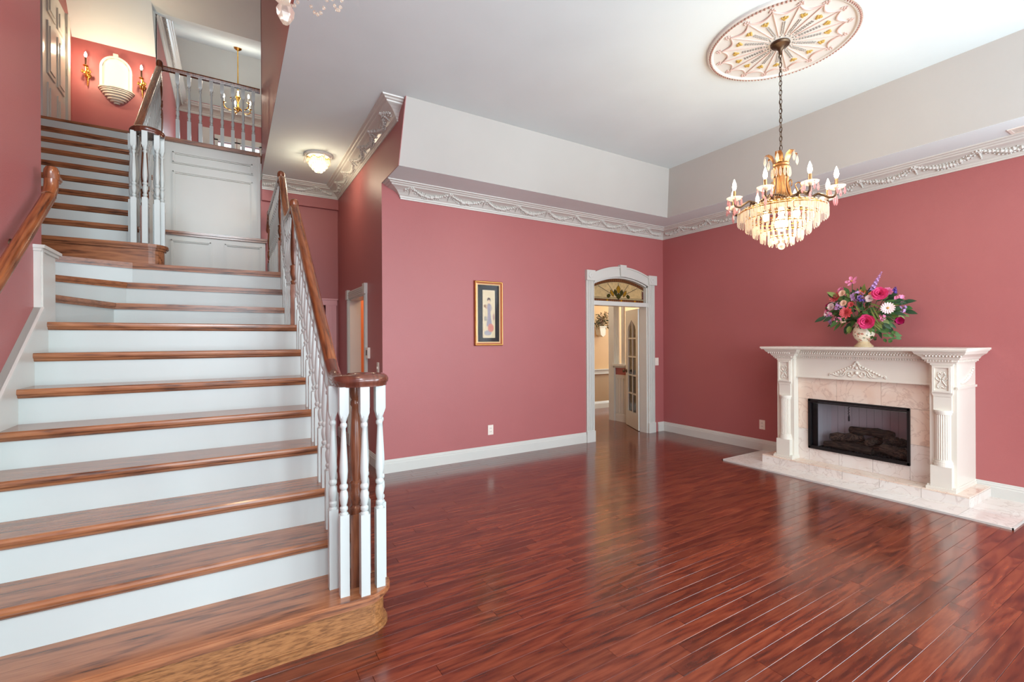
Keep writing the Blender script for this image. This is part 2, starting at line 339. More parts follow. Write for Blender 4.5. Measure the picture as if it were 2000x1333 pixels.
# wall behind the viewer with its windows and front door openings
wf = MB().box(-1.13, 5.85, -2.75, -2.6, 0, .45).box(-1.13, 5.85, -2.75, -2.6, 3.05, 4.2).box(-1.13, 5.85, -2.75, -2.6, 6.2, 6.8)
for a, b in ((-1.13, -.9), (.7, 1.0), (2.75, 2.95), (4.65, 5.85)): wf.box(a, b, -2.75, -2.6, .45, 3.05)
wf.box(-1.13, -.95, -2.75, -2.6, 4.2, 6.2).box(.35, 5.85, -2.75, -2.6, 4.2, 6.2)
struct(wf.build('wall_front', ROSE), 'rose front wall with tall window openings', 'wall')
# upper storey shell
struct(B(-2.15, 3.2, 7.40, 13.1, 3.76, 4.02).build('floor_upper', OAK), 'upper hall floor', 'floor')
struct(B(-.74, .36, 7.315, 7.37, 3.975, 4.024).build('trim_1', OAK), 'stained wood edge board under the gallery railing', 'trim')
XRU_, ZL_ = -.726, 11*.1914+.0005
pw = B(XRU_, .36, 7.35, 7.47, 2.0, 3.985).build('wall_panelled', WHITE); struct(pw, 'white panelled wall beneath the upstairs gallery', 'wall')
struct(B(-2.15, .46, 7.382, 7.47, 0, 3.9).build('wall_understair', WHITE), 'plain wall behind the landing', 'wall')
struct(B(-2.15, -1.02, 9.4, 9.52, 4.02, 8.2).build('wall_niche', ROSE), 'warmly lit rose wall with arched white niche', 'wall')
struct(B(-1.14, -1.0205, 9.5, 13.1, 4.02, 8.3).build('wall_gallery_left', ROSE), 'pale wall of the upstairs room beyond the gallery', 'wall')
struct(B(.36, 3.2, 6.9, 7.0, ZT+.13, 8.3).build('wall_gallery_front', ROSE), 'upper wall beside the gallery', 'wall')
struct(B(3.1, 3.2, 6.9, 13.1, 4.02, 8.3).build('wall_gallery_right', ROSE), 'side wall of the upstairs room', 'wall')
cu = MB().pX([(-2.7, 6.75), (8.85, 6.75), (9.4, 6.02), (9.55, 6.02), (9.55, 8.3), (-2.7, 8.3)], -2.15, -1.02)
cu.pX([(-2.7, 6.75), (9.15, 6.62), (12.2, 7.95), (13.1, 6.98), (13.1, 8.4), (-2.7, 8.4)], -1.02, 3.2)
struct(cu.build('ceiling_upper', CEIL), 'white sloped ceiling above the upper stairs and gallery', 'ceiling')
WX = [(-.24, .07), (.22, .62)]
wg = MB().box(-1.1, WX[0][0], 13, 13.1, 4.02, 7).box(WX[0][1], WX[1][0], 13, 13.1, 4.02, 7).box(WX[1][1], 3.2, 13, 13.1, 4.02, 7)
for a, b in WX: wg.box(a, b, 13, 13.1, 4.02, 4.7).box(a, b, 13, 13.1, 6.17, 7)
struct(wg.build('wall_gallery_end', ROSE), 'far mauve wall with bright windows beyond the gallery', 'wall')
for i, (a, b) in enumerate(WX):
    wn = MB().box(a-.07, a, 12.95, 13.02, 4.6, 6.2).box(b, b+.07, 12.95, 13.02, 4.6, 6.2).box(a-.07, b+.07, 12.95, 13.02, 6.17, 6.3).box(a-.08, b+.08, 12.93, 13.02, 4.62, 4.7)
    wn.box(a, b, 13.01, 13.05, 5.3, 5.34)
    wo = wn.build('window_%d' % (i+1), WHITE); struct(wo, 'white framed bright window beyond the gallery railing', 'window'); wo['group'] = 'upstairs windows'
    B(a, b, 13.055, 13.06, 4.7, 6.17).build('pane', GLASS, wo)
dc = MB().box(-.62, -.33, 12.94, 13.01, 4.02, 6.42).build('door_3', WHITE); struct(dc, 'white door beside the upstairs windows', 'door')
for z0, z1 in ((4.2, 4.95), (5.08, 5.95)):
    B(-.58, -.49, 12.925, 12.945, z0, z1+.3).build('door_panel', WHITE, dc); B(-.46, -.37, 12.925, 12.945, z0, z1+.3).build('door_panel', WHITE, dc)

# ---- crown mouldings with festoons
def crown_prof(zb, h=.1425, p=.2):
    q = [(0, 0), (.012, 0), (.014, .012), (.022, .018), (.024, .034), (.034, .040), (.05, .058), (.076, .078), (.108, .092), (.138, .1), (.146, .104), (.15, .113), (.168, .117), (.176, .128), (.196, .132), (.2, .1425), (0, .1425)]
    return [(d*p/.2, zb+z*h/.1425) for d, z in q]
def cove(u): return (.034+(.138-.034)*u, .040+(.1-.040)*(1-(1-u)**1.7))
def festoons(mb, start, dirv, out, zb, length, period, phase=0., seed=1):
    rr = random.Random(seed); d = Vector((dirv[0], dirv[1], 0)); on = Vector((out[0], out[1], 0)); st = Vector((start[0], start[1], 0))
    def put(sp, u, r, k=1.):
        if not (.0 < sp < length): return
        dd, zz = cove(max(0, min(1, u))); p = st+d*sp+on*(dd+.002)+Vector((0, 0, zb+zz-.002))
        mb.ball(p, r, 6, 4, (1+.5*abs(d.x)*(k-1), 1+.5*abs(d.y)*(k-1), 1))
    s0 = phase-period
    while s0 < length:
        for i in range(19):
            t = (i+.5)/19; u = .18+.72*(2*t-1)**2; put(s0+t*period, u+rr.uniform(-.04, .04), rr.uniform(.010, .017)*(1.25-.6*abs(2*t-1)+.2), 1.6)
            put(s0+t*period, u-.2+rr.uniform(-.08, .08), rr.uniform(.006, .011), 1.4); put(s0+t*period, u+.17+rr.uniform(-.08, .08), rr.uniform(.004, .008), 1.4)
        for j in range(6):
            a = j*PI/3; put(s0+.022*math.cos(a), .85+.14*math.sin(a), .011)
        put(s0, .85, .016); put(s0, .66, .013); put(s0, .52, .012); put(s0, .38, .010); put(s0, .25, .009); put(s0, .12, .007)
        s0 += period
t2 = struct(MB().stations(crown_prof(ZC), [(1.575, YP, -1, 0), (1.575, YP, -1, -1), (XF, YP, -1, -1), (XF, -2.6, -1, 0)]).build('trim_2', WHITE), 'white carved crown moulding around the large room', 'moulding')
g = MB(); festoons(g, (1.575, YP), (1, 0), (0, -1), ZC, XF-1.575-.12, .447, .075)
festoons(g, (XF, YP-.12), (0, -1), (-1, 0), ZC, 6.5, .447, .3, 2); o = g.build('garland', WHITE, t2); o['kind'] = 'stuff'
ZH = ZT-.1425
t3 = struct(MB().stations(crown_prof(ZH), [(X0, 4.32, 0, -1), (X0, 4.32, -1, -1), (X0, 7.165, -1, -1), (.37, 7.165, 0, -1)]).build('trim_3', WHITE), 'white carved crown moulding in the hall under the ceiling', 'moulding')
g = MB(); festoons(g, (X0, 4.32), (0, 1), (-1, 0), ZH, 2.72, .447, .12, 3); festoons(g, (X0-.12, 7.165), (-1, 0), (0, -1), ZH, .86, .447, .2, 4); o = g.build('garland', WHITE, t3); o['kind'] = 'stuff'
t4 = struct(MB().stations(crown_prof(6.70, .2, .2), [(-1.02, 9.42, 1, 0), (-1.02, 13, 1, -1), (3.1, 13, 0, -1)]).build('trim_4', WHITE), 'white crown moulding in the upstairs room', 'moulding')
g = MB()
for i in range(60): g.ball((-1.02+.1, 9.45+i*.058, 6.80), .02, 6, 4)
g.build('beading', WHITE, t4)
# ---- baseboards
bprof = [(0, 0), (.018, 0), (.018, .098), (.0145, .104), (.0145, .116), (.009, .124), (.008, .134), (.003, .14), (0, .14)]
def baseboard(name, st, label): struct(MB().stations(bprof, st).build(name, WHITE), label, 'baseboard')
baseboard('baseboard_back', [(X0, YP, 0, -1), (4.14, YP, 0, -1)], 'white baseboard under the framed picture')
baseboard('baseboard_corner', [(5.55, YP, 0, -1), (XF, YP, -1, -1), (XF, 2.88, -1, 0)], 'white baseboard from arched doorway to fireplace')
baseboard('baseboard_right', [(XF, 1.39, -1, 0), (XF, -2.6, -1, 0)], 'white baseboard on the wall past the fireplace')
baseboard('baseboard_hall', [(X0, YP+.02, -1, 0), (X0, DY0-.1, -1, 0)], 'white baseboard under the thermostat')
baseboard('baseboard_hall_far', [(X0, DY1+.1, -1, 0), (X0, 7.22, -1, 0)], 'white baseboard in the far hall corner')

# ---- arched doorway: casing, transom of stained glass
d1 = MB()
for xa, xb in ((4.139, 4.276), (5.337, 5.474)):
    d1.box(xa, xb, YP-.022, YP+.005, 0, 2.235)
    for k in range(5): x = xa+.022+k*.0232; d1.box(x, x+.011, YP-.030, YP-.02, .16, 2.22)
    d1.box(xa-.006, xb+.006, YP-.034, YP, 0, .15)
    d1.box(xa-.008, xb+.02*(xa > 5)+.008, YP-.045, YP, 2.215, 2.355)
    d1.lathe([(.045, 0), (.045, .008), (.02, .012), (1e-5, .006)], ((xa+xb)/2, YP-.045, 2.285), 14, (0, -1, 0))
n = 20; ou = []; inn = []
for i in range(n+1):
    x = 4.276+1.061*i/n; inn.append((x, archz(x, 2.30, 2.19))); ou.append((x, archz(x, 2.445, 2.335)))
d1.py(inn+ou[::-1], YP-.024, YP+.006)
d1.py([(x, z-.02) for x, z in ou]+[(x, z) for x, z in ou[::-1]], YP-.036, YP)
d1.py([(x, z) for x, z in inn]+[(x, z+.02) for x, z in inn[::-1]], YP-.032, YP)
d1.py([(4.76, 2.30), (4.853, 2.30), (4.868, 2.468), (4.745, 2.468)], YP-.05, YP)
d1.box(4.276, 4.296, YP, YP+.14, 0, 2.2).box(5.317, 5.337, YP, YP+.14, 0, 2.2).box(4.276, 5.337, YP-.012, YP+.14, 1.885, 1.945)
d1.py([(x, z-.02) for x, z in inn]+[(x, z) for x, z in inn[::-1]], YP, YP+.14)
door1 = struct(d1.build('door_1', WHITE), 'white fluted casing of the arched doorway with keystone', 'doorway')
tr = thing('stained_glass_transom', 'arched stained glass transom with tulip motif above the doorway', 'transom', (4.8065, YP+.06, 1.945))
GY = YP+.06
sg = {'clear': stained('pale_amber_glass', srgb(240, 222, 180)), 'brown': stained('brown_glass', srgb(176, 120, 78)), 'yellow': stained('yellow_glass', srgb(232, 178, 62)), 'green': stained('olive_glass', srgb(110, 104, 50)), 'plum': stained('plum_glass', srgb(150, 88, 80))}
def gpiece(poly, col, name='glass_piece', y=0): return MB().py(poly, GY-.002-y, GY+.002).build(name, sg[col], tr)
lead = MB()
def came(a, b, r=.0035): lead.tube([(a[0], GY-.001, a[1]), (b[0], GY-.001, b[1])], r, 6)
xl, xr, zb = 4.296, 5.317, 1.945
topz = lambda x: archz(x, 2.283, 2.172)
nb = 26
for i in range(nb):                      # bordering squares, bottom and arch
    a, b = xl+(xr-xl)*i/nb, xl+(xr-xl)*(i+1)/nb
    gpiece([(a, zb), (b, zb), (b, zb+.038), (a, zb+.038)], 'brown' if i % 7 else 'yellow'); came((b, zb), (b, zb+.038), .003)
    gpiece([(a, topz(a)-.045), (b, topz(b)-.045), (b, topz(b)), (a, topz(a))], 'brown'); came((b, topz(b)-.045), (b, topz(b)), .003)
    came((a, topz(a)-.045), (b, topz(b)-.045), .003)
    gpiece([(a, topz(a)-.06), (b, topz(b)-.06), (b, topz(b)-.045), (a, topz(a)-.045)], 'clear')
came((xl, zb+.038), (xr, zb+.038)); came((xl, zb+.058), (xr, zb+.058), .003)
gpiece([(xl, zb+.038), (xr, zb+.038), (xr, zb+.058), (xl, zb+.058)], 'clear')
for a, b in ((xl, xl+.03), (xr-.03, xr)):
    for k in range(4): gpiece([(a, 2.005+k*.028), (b, 2.005+k*.028), (b, 2.03+k*.028), (a, 2.03+k*.028)], 'plum')
cx, cz = 4.8065, 2.02
fan = [xl+.03, 4.42, 4.60, 4.8065, 5.01, 5.19, xr-.03]
zf = lambda x: topz(x)-.06
for i in range(6):
    a, b = fan[i], fan[i+1]; mid = [(a+(b-a)*k/5, zf(a+(b-a)*k/5)) for k in range(6)]
    base = [(cx+(b-cx)*.32, 2.003), (cx+(a-cx)*.32, 2.003)]
    if i == 0: base = [(cx+(b-cx)*.32, 2.003), (a, 2.003)]
    if i == 5: base = [(b, 2.003), (cx+(a-cx)*.32, 2.003)]
    gpiece(mid+base, 'clear')
for x in fan[1:-1]: came((cx+(x-cx)*.3, 2.05), (x, zf(x)))
came((xl+.03, 2.003), (xl+.03, zf(xl+.03))); came((xr-.03, 2.003), (xr-.03, zf(xr-.03)))
def petal(px, pz, w, h, lean, col):
    po = [(px, pz)]+[(px+lean*t*h+w*math.sin(PI*t), pz+h*t) for t in (.2, .4, .6, .8)]+[(px+lean*h, pz+h)]+[(px+lean*t*h-w*math.sin(PI*t), pz+h*t) for t in (.8, .6, .4, .2)]
    gpiece(po, col, 'glass_petal', .003); pts = [(x, GY-.004, z) for x, z in po]; lead.tube(pts+[pts[0]], .003, 5)
petal(cx, 2.06, .042, .13, 0, 'yellow'); petal(cx, 1.985, .045, .09, 0, 'green'); petal(cx-.05, 2.03, .03, .10, -.2, 'green'); petal(cx+.05, 2.03, .03, .10, .2, 'green')
petal(cx-.10, 2.02, .032, .1, -.5, 'yellow'); petal(cx+.10, 2.02, .032, .1, .5, 'yellow'); petal(cx-.20, 2.0, .035, .06, .3, 'green'); petal(cx+.20, 2.0, .035, .06, -.3, 'green')
lead.build('lead_came', LEAD, tr)
# French door leaf standing open into the room beyond
hx, hy = 5.325, YP+.15; ang = math.atan2(5.562-hy, 5.60-hx); LW = .60
fd = bpy.data.objects.new('door_2', None); C.objects.link(fd); fd.location = (hx, hy, .008); fd.rotation_euler = (0, 0, ang); struct(fd, 'narrow white French door leaf standing open in the arched doorway', 'door')
H = 1.865
def leafpart(mb, name, mat, smooth=False):
    o = bpy.data.objects.new(name, mb.mesh(name, mat, smooth)); C.objects.link(o); o.parent = fd; return o
st, rt, rb = .11, .16, .24
leafpart(B(0, st, -.02, .02, 0, H), 'stile', WHITE); leafpart(B(LW-st, LW, -.02, .02, 0, H), 'stile', WHITE)
leafpart(B(st, LW-st, -.02, .02, 0, rb), 'bottom_rail', WHITE)
tp = [(st, H-rt-.16), (st+.03, H-rt-.10), ((LW)/2, H-rt), (LW-st-.03, H-rt-.10), (LW-st, H-rt-.16), (LW-st, H), (st, H)]
leafpart(MB().py(tp, -.02, .02), 'top_rail', WHITE)
zz = [rb+(H-rt-rb)*k/5 for k in range(6)]
for z in zz[1:-1]: leafpart(B(st, LW-st, -.014, .014, z-.011, z+.011), 'glazing_bar', WHITE)
leafpart(B(LW/2-.011, LW/2+.011, -.014, .014, rb, H-rt), 'glazing_bar', WHITE)
for i in range(5):
    for a, b in ((st, LW/2-.011), (LW/2+.011, LW-st)): leafpart(B(a, b, -.003, .003, zz[i], zz[i+1]-.01), 'pane', GLASS)
kn = leafpart(MB().lathe([(.03, 0), (.03, .006), (.008, .008), (.008, .03), (.022, .036), (.027, .05), (.022, .064), (1e-5, .07)], (LW-.05, .02, .88), 12, (0, 1, 0)).lathe([(.03, 0), (.03, .006), (.008, .008), (.008, .03), (.022, .036), (.027, .05), (.022, .064), (1e-5, .07)], (LW-.05, -.02, .88), 12, (0, -1, 0)), 'door_knob', BRONZE, True)
for z in (.25, .95, 1.6): leafpart(MB().lathe([(.008, 0), (.008, .09)], (-.004, -.02, z), 8), 'hinge', BRASS)

# ---- room beyond the arched doorway
struct(B(3.95, 8.9, 7.19, 7.3, 0, 3.2).build('wall_dining', TAN), 'tan wall of the room beyond the arched doorway', 'wall')
struct(B(3.95, 8.9, 7.18, 7.195, .13, .70).build('wall_dining_dado', TAUPE), 'taupe lower wall beneath the chair rail', 'wall')
struct(B(8.8, 8.9, 5.0, 7.3, 0, 3.2).build('wall_dining_side', TAN), 'tan side wall of the room beyond the doorway', 'wall')
struct(B(3.95, 4.05, 5.0, 7.3, 0, 3.2).build('wall_dining_left', TAN), 'tan end wall beyond the doorway', 'wall')
struct(B(X0+.06, 8.9, 5.0, 7.4, 3.1, 3.2).build('ceiling_dining', CEIL), 'ceiling of the rooms beyond', 'ceiling')
struct(B(5.8, 8.9, 4.92, 5.02, 0, 3.2).build('wall_dining_front', TAN), 'tan near wall of the room beyond the doorway', 'wall')
struct(MB().box(4.05, 8.8, 7.145, 7.185, .70, .79).box(4.05, 8.8, 7.12, 7.185, .785, .80).build('trim_5', WHITE), 'cream chair rail on the tan wall', 'chair rail')
baseboard('baseboard_dining', [(4.05, 7.18, 0, -1), (8.8, 7.18, 0, -1)], 'cream baseboard on the tan wall beyond the doorway')
pt = MB().box(5.66, 5.79, 5.93, 6.06, 0, 3.1)
for k in range(3): pt.box(5.675+k*.035, 5.69+k*.035, 5.922, 5.935, .15, 2.6)
struct(pt.build('trim_6', WHITE), 'white post at the end of the wainscot partition', 'post')
wp = MB().box(5.70, 5.80, 5.03, 5.94, 0, .80); struct(wp.build('wall_partition', WHITE), 'white beadboard half wall beyond the French door', 'wall')
bo = bpy.data.objects['wall_partition']
for k in range(14): B(5.692, 5.702, 5.05+k*.063, 5.105+k*.063, .14, .74).build('beadboard_slat', WHITE, bo)
B(5.68, 5.70, 5.03, 5.94, 0, .13).build('base_rail', WHITE, bo); B(5.685, 5.70, 5.03, 5.94, .74, .80).build('top_rail', WHITE, bo)
struct(B(5.70, 5.80, 5.03, 5.94, .80, .95).build('wall_partition_band', ROSE), 'rose band above the white beadboard half wall', 'wall')
struct(MB().box(5.63, 5.83, 5.02, 5.95, .95, .985).box(5.66, 5.82, 5.02, 5.945, .92, .955).build('trim_7', WHITE), 'white ledge on top of the half wall beyond the French door', 'ledge')
struct(MB().box(5.70, 5.80, 5.03, 5.94, 2.15, 3.1).box(5.69, 5.72, 5.72, 5.78, .98, 2.15).build('wall_partition_head', WHITE), 'white header above the opening in the partition', 'wall')
point('dining_lamp', (5.2, 6.3, 2.75), 26, (1, .92, .8), .12); point('dining_warm_fill_b', (7.2, 6.2, 2.6), 34, (1, .9, .74), .12)  # unseen warm lights added to brighten the room beyond, without fixtures
area('dining_cool_fill', (8.6, 6.2, 1.6), (-1, 0, 0), 1.4, 1.6, 70, DAY)  # cool fill added to brighten the open door leaf; this wall has no window
# ---- hall opening casing and the apricot room
hc = MB()
for a, b in ((DY0-.085, DY0), (DY1, DY1+.085)):
    hc.box(X0-.02, X0+.005, a, b, 0, DZ)
    for k in range(3): hc.box(X0-.027, X0-.018, a+.014+k*.022, a+.026+k*.022, .16, DZ-.01)
    hc.box(X0-.038, X0, a-.008, b+.008, DZ-.005, DZ+.12)
hc.box(X0-.02, X0, DY0, DY1, DZ, DZ+.1)
for k in range(4): hc.box(X0-.028, X0-.018, DY0, DY1, DZ+.012+k*.022, DZ+.024+k*.022)
hc.box(X0-.005, X0+.14, DY0-.001, DY0+.016, 0, DZ).box(X0-.005, X0+.14, DY1-.016, DY1+.001, 0, DZ).box(X0-.005, X0+.14, DY0, DY1, DZ-.016, DZ)
struct(hc.build('door_4', WHITE), 'white cased opening in the shaded hall wall', 'doorway')
struct(B(X0+.13, 4.0, 7.2, 7.34, 0, 3.2).build('wall_apricot', ORANGE), 'apricot wall seen through the hall opening', 'wall')
struct(B(3.9, 3.96, 5.0, 7.3, 0, 3.2).build('wall_apricot_side', ORANGE), 'apricot side wall through the hall opening', 'wall')
point('apricot_room_fill', (2.6, 6.1, 2.6), 60, (1, .74, .46), .12)  # unseen warm light added inside the apricot room, without a fixture
pk = MB()
for a, b in ((.43, .52), (1.19, 1.335)):
    pk.box(a, b, 7.196, 7.225, 0, 1.93)
    for k in range(3): pk.box(a+.02+k*.03, a+.035+k*.03, 7.188, 7.198, .15, 1.92)
pk.box(.43, 1.345, 7.19, 7.225, 1.93, 2.01).box(.42, 1.355, 7.18, 7.225, 2.005, 2.025)
struct(pk.build('door_5', PINKT), 'pink fluted casing of the door at the hall end', 'doorway')
dl = B(.52, 1.12, 7.25, 7.29, 0, 1.93).build('door_6', PINKT); struct(dl, 'pink door ajar at the hall end', 'door')
B(1.12, 1.19, 7.31, 7.33, 0, 1.93).build('unlit_gap_panel', DARK, dl)  # dark panel standing for the unlit space behind the door
# ---- white door upstairs
du = MB().box(-2.035, -2.0, 8.0, 9.03, 4.02, 6.1)
d7 = du.build('door_7', WHITE); struct(d7, 'white six panel door at the top of the stairs', 'door')
for z0, z1 in ((4.2, 4.75), (4.87, 5.55), (5.66, 5.95)):
    for y0, y1 in ((8.16, 8.46), (8.56, 8.86)):
        MB().box(-2.004, -1.985, y0, y1, z0, z1).box(-1.987, -1.975, y0+.05, y1-.05, z0+.05, z1-.05).build('door_panel', WHITE, d7)
B(-2.03, -1.97, 8.93, 9.05, 4.02, 6.1).build('casing', WHITE, d7)
for z in (4.4, 5.2, 5.8): MB().lathe([(.008, 0), (.008, .09)], (-1.975, 8.9, z), 8).build('hinge', STEEL, d7)

# ---- panel mouldings and knee wall on the landing
def frame_strip(mb, x0, x1, z0, z1, y, w=.034, t=.018):
    mb.box(x0, x1, y-t, y, z1-w, z1).box(x0, x1, y-t, y, z0, z0+w).box(x0, x0+w, y-t, y, z0+w, z1-w).box(x1-w, x1, y-t, y, z0+w, z1-w)
    mb.box(x0+.008, x1-.008, y-t*1.7, y-t*.9, z1-w*.65, z1-w*.3).box(x0+.008, x1-.008, y-t*1.7, y-t*.9, z0+w*.3, z0+w*.65)
    mb.box(x0+w*.3, x0+w*.65, y-t*1.7, y-t*.9, z0+.008, z1-.008).box(x1-w*.65, x1-w*.3, y-t*1.7, y-t*.9, z0+.008, z1-.008)
for x0, x1, z0, z1 in ((-.64, .275, 3.705, 3.86), (-.64, .275, 2.80, 3.612)):
    mb = MB(); frame_strip(mb, x0, x1, z0, z1, 7.351); mb.build('panel_moulding', WHITE, pw)
B(.325, .362, 7.335, 7.352, 2.7, 3.985).build('edge_board', WHITE, pw)
kw = struct(B(XRU_, .40, 7.0, 7.345, ZL_, 2.715).build('wall_knee', WHITE), 'low white panelled wall at the back of the landing', 'wall')
for x0, x1 in ((-.63, -.20), (-.07, .365)):
    mb = MB(); frame_strip(mb, x0, x1, 2.2, 2.665, 7.001); mb.build('panel_moulding', WHITE, kw)
MB().box(XRU_, .42, 6.955, 7.345, 2.735, 2.762).box(XRU_, .415, 6.972, 7.345, 2.712, 2.738).build('wood_cap', OAK, kw)

# ================================================================== STAIRS
R_ = .1914
ZK = lambda k: k*R_
YK = {1: 2.222}
for k in range(2, 9): YK[k] = 2.519+(k-2)*.246
XL, XR = -.987, .505
stair = thing('staircase', 'wide lower staircase with oak treads and white risers', 'staircase', (-.24, 2.3, 0))
def tread_prof(yn, yb, z): return [(yn+.006, z-.032), (yn+.001, z-.026), (yn, z-.016), (yn+.002, z-.006), (yn+.008, z), (yb, z), (yb, z-.032)]
def tread(par, yn, yb, z, x0, x1, mat=OAK):
    mb = MB().pX(tread_prof(yn, yb, z), x0, x1)
    mb.pX([(yn+.012, z-.032), (yn+.014, z-.042), (yn+.022, z-.05), (yn+.032, z-.052), (yn+.032, z-.032)], x0, x1)
    return mb.build('tread', mat, par)
# starting step with rounded end
def bull(par, x0, yf, yb, xc, r, z0, z, riser_mat):
    def poly(ins): return [(x0, yf+ins)]+arc(xc, yf+r, r-ins, -90, 90, 14)+[(xc-.03, yb), (x0, yb)]
    MB().px(poly(.032), z0, z-.03).build('riser', riser_mat, par)
    mb = MB().px(poly(.004), z-.032, z-.026).px(poly(0), z-.026, z-.007).px(poly(.005), z-.007, z).px(poly(.018), z-.05, z-.032); mb.build('tread', OAK, par)
    return poly
pl = bull(stair, XL, YK[1], 2.56, .545, .142, 0, ZK(1), VENEER)
MB().px(pl(.012), 0, .012).px(pl(.018), .012, .026).build('shoe_moulding', VENEER, stair)
for k in range(2, 9):
    yb = (YK[k+1]+.05) if k < 8 else 5.3
    B(XL, XR-.03, YK[k]+.03, YK[k]+.046, ZK(k-1)-.01, ZK(k)-.03).build('riser', RISER, stair)
    if k < 8: tread(stair, YK[k], yb, ZK(k), XL, XR)
# wide step and the three angled steps above it
tread(stair, YK[8], 5.3, ZK(8), XL, XR)
MB().px([(-2.03, 4.0), (XL, 4.0), (XL, 5.3), (-2.03, 5.3)], ZK(8)-.032, ZK(8)).build('tread', OAK, stair)
ANG = {9: ((-1.075, 4.0), (-.80, 4.90)), 10: ((-2.03, 4.0), (-.755, 5.09)), 11: ((-2.03, 4.8), (-.74, 5.24))}
for k in (9, 10, 11):
    (ax, ay), (kx, ky) = ANG[k]; yb = 5.4 if k < 11 else 7.345; z = ZK(k)
    d = Vector((kx-ax, ky-ay)).normalized(); nrm = Vector((-d.y, d.x))      # inward normal of the angled side
    def shift(t): return (max(-2.03, ax+nrm.x*t), max(4.0, ay+nrm.y*t)), (kx+nrm.x*t*.6, ky+t)
    for t, z0, z1, nm, mt in ((.032, ZK(k-1)-.005, z-.03, 'riser', RISER),):
        a, b = shift(t); MB().px([a, b, (b[0], yb), (-2.03, yb)] if k > 9 else [a, b, (b[0], yb), (-2.03, yb), (-2.03, 4.0)], z0, z1).build(nm, mt, stair)
        B(b[0], XR-.03, ky+t, ky+t+.016, z0, z1).build(nm, mt, stair)
    mb = MB(); mr = MB()
    for t, z0, z1 in ((.004, z-.032, z-.025), (0, z-.025, z-.007), (.005, z-.007, z), (.018, z-.05, z-.032)):
        a, b = shift(t); mb.px([a, b, (b[0], yb), (-2.03, yb)] if k > 9 else [a, b, (b[0], yb), (-2.03, yb), (-2.03, 4.0)], z0, z1)
        mr.px([(b[0]+.001, ky+t), (XR, ky+t), (XR, min(yb, 7.16)), (b[0]+.001, min(yb, 7.16))], z0, z1)
    mb.build('tread', OAKG, stair); mr.build('tread', OAK, stair)
# open string on the hall side
po = [(2.56, 0)]
for k in range(2, 9): po += [(YK[k]+.03, ZK(k-1)-.03), (YK[k]+.03, ZK(k)-.03)]
for k, y in ((9, 4.93), (10, 5.12), (11, 5.27)): po += [(y, ZK(k-1)-.03), (y, ZK(k)-.03)]
po += [(7.0, ZK(11)-.03), (7.16, ZK(11)-.03), (7.16, 0)]
MB().pX(po, XR-.032, XR-.005).build('stringer', WHITE, stair)
# wall skirt on the left
yt = lambda y: 1.19+(y-3.315)*.778
MB().pX([(2.2, 0), (2.2, yt(2.2)-.02), (3.862, yt(3.862)-.02), (3.862, 1.96), (4.165, 1.96), (4.165, 1.3), (3.95, 1.15), (2.9, 0)], -1.0105, -.986).build('skirt_board', WHITE, stair)
mo = MB()
for o0, o1, t in ((-.045, 0, .012), (-.030, -.006, .020), (-.014, .0, .026)):
    mo.pX([(2.2, yt(2.2)+o0), (2.2, yt(2.2)+o1), (3.862+o1*.3, yt(3.862)+o1), (3.862-o0*.5, yt(3.862)+o0)], -1.0105, -.99+t)
for y0, y1, t in ((3.86, 3.905, .012), (3.868, 3.892, .020)): mo.box(-1.0105, -.99+t, y0, y1, 1.58, 1.975)
mo.build('skirt_moulding', WHITE, stair)
MB().box(-1.04, -.987, 4.0, 4.165, 1.3, 1.965).build('skirt_end', WHITE, stair)
MB().box(-1.0105, -.958, 3.85, 4.0, 1.972, 1.992).box(-1.0105, -.972, 3.855, 4.0, 1.955, 1.974).box(-1.05, -.958, 4.0, 4.19, 1.972, 1.992).box(-1.045, -.972, 4.0, 4.18, 1.955, 1.974).build('skirt_cap', WHITE, stair)

ups = thing('upper_staircase', 'narrow upper staircase with oak treads rising to the landing niche', 'staircase', (-1.3, 5.35, ZK(11)))
XRU = -.735
bull(ups, -2.03, 5.30, 5.58, -.64, .142, ZK(11), ZK(12), OAK)
YU = {k: 5.53+(k-13)*.2275 for k in range(13, 22)}
for k in range(13, 22):
    B(-2.03, XRU-.02, YU[k]+(.03 if k < 21 else .012), YU[k]+(.046 if k < 21 else .03), ZK(k-1)-.01, ZK(k)-.03).build('riser', RISER, ups)
    tread(ups, YU[k], YU[k+1]+(.05 if k < 20 else .02) if k < 21 else 7.42, ZK(k), -2.03, XRU)
po = [(5.58, ZK(11))]
for k in range(13, 21): po += [(YU[k]+.03, ZK(k-1)-.03), (YU[k]+.03, ZK(k)-.03)]
po += [(7.345, ZK(20)-.03), (7.345, ZK(11))]
MB().pX(po, XRU-.028, XRU-.004).build('stringer', WHITE, ups)
for k in range(13, 21):   # little bracket returns on the string
    MB().pX([(YU[k]+.03, ZK(k)-.035), (YU[k]+.2, ZK(k)-.035), (YU[k]+.12, ZK(k)-.075), (YU[k]+.05, ZK(k)-.13), (YU[k]+.03, ZK(k)-.14)], XRU-.004, XRU+.008).build('bracket', WHITE, ups)

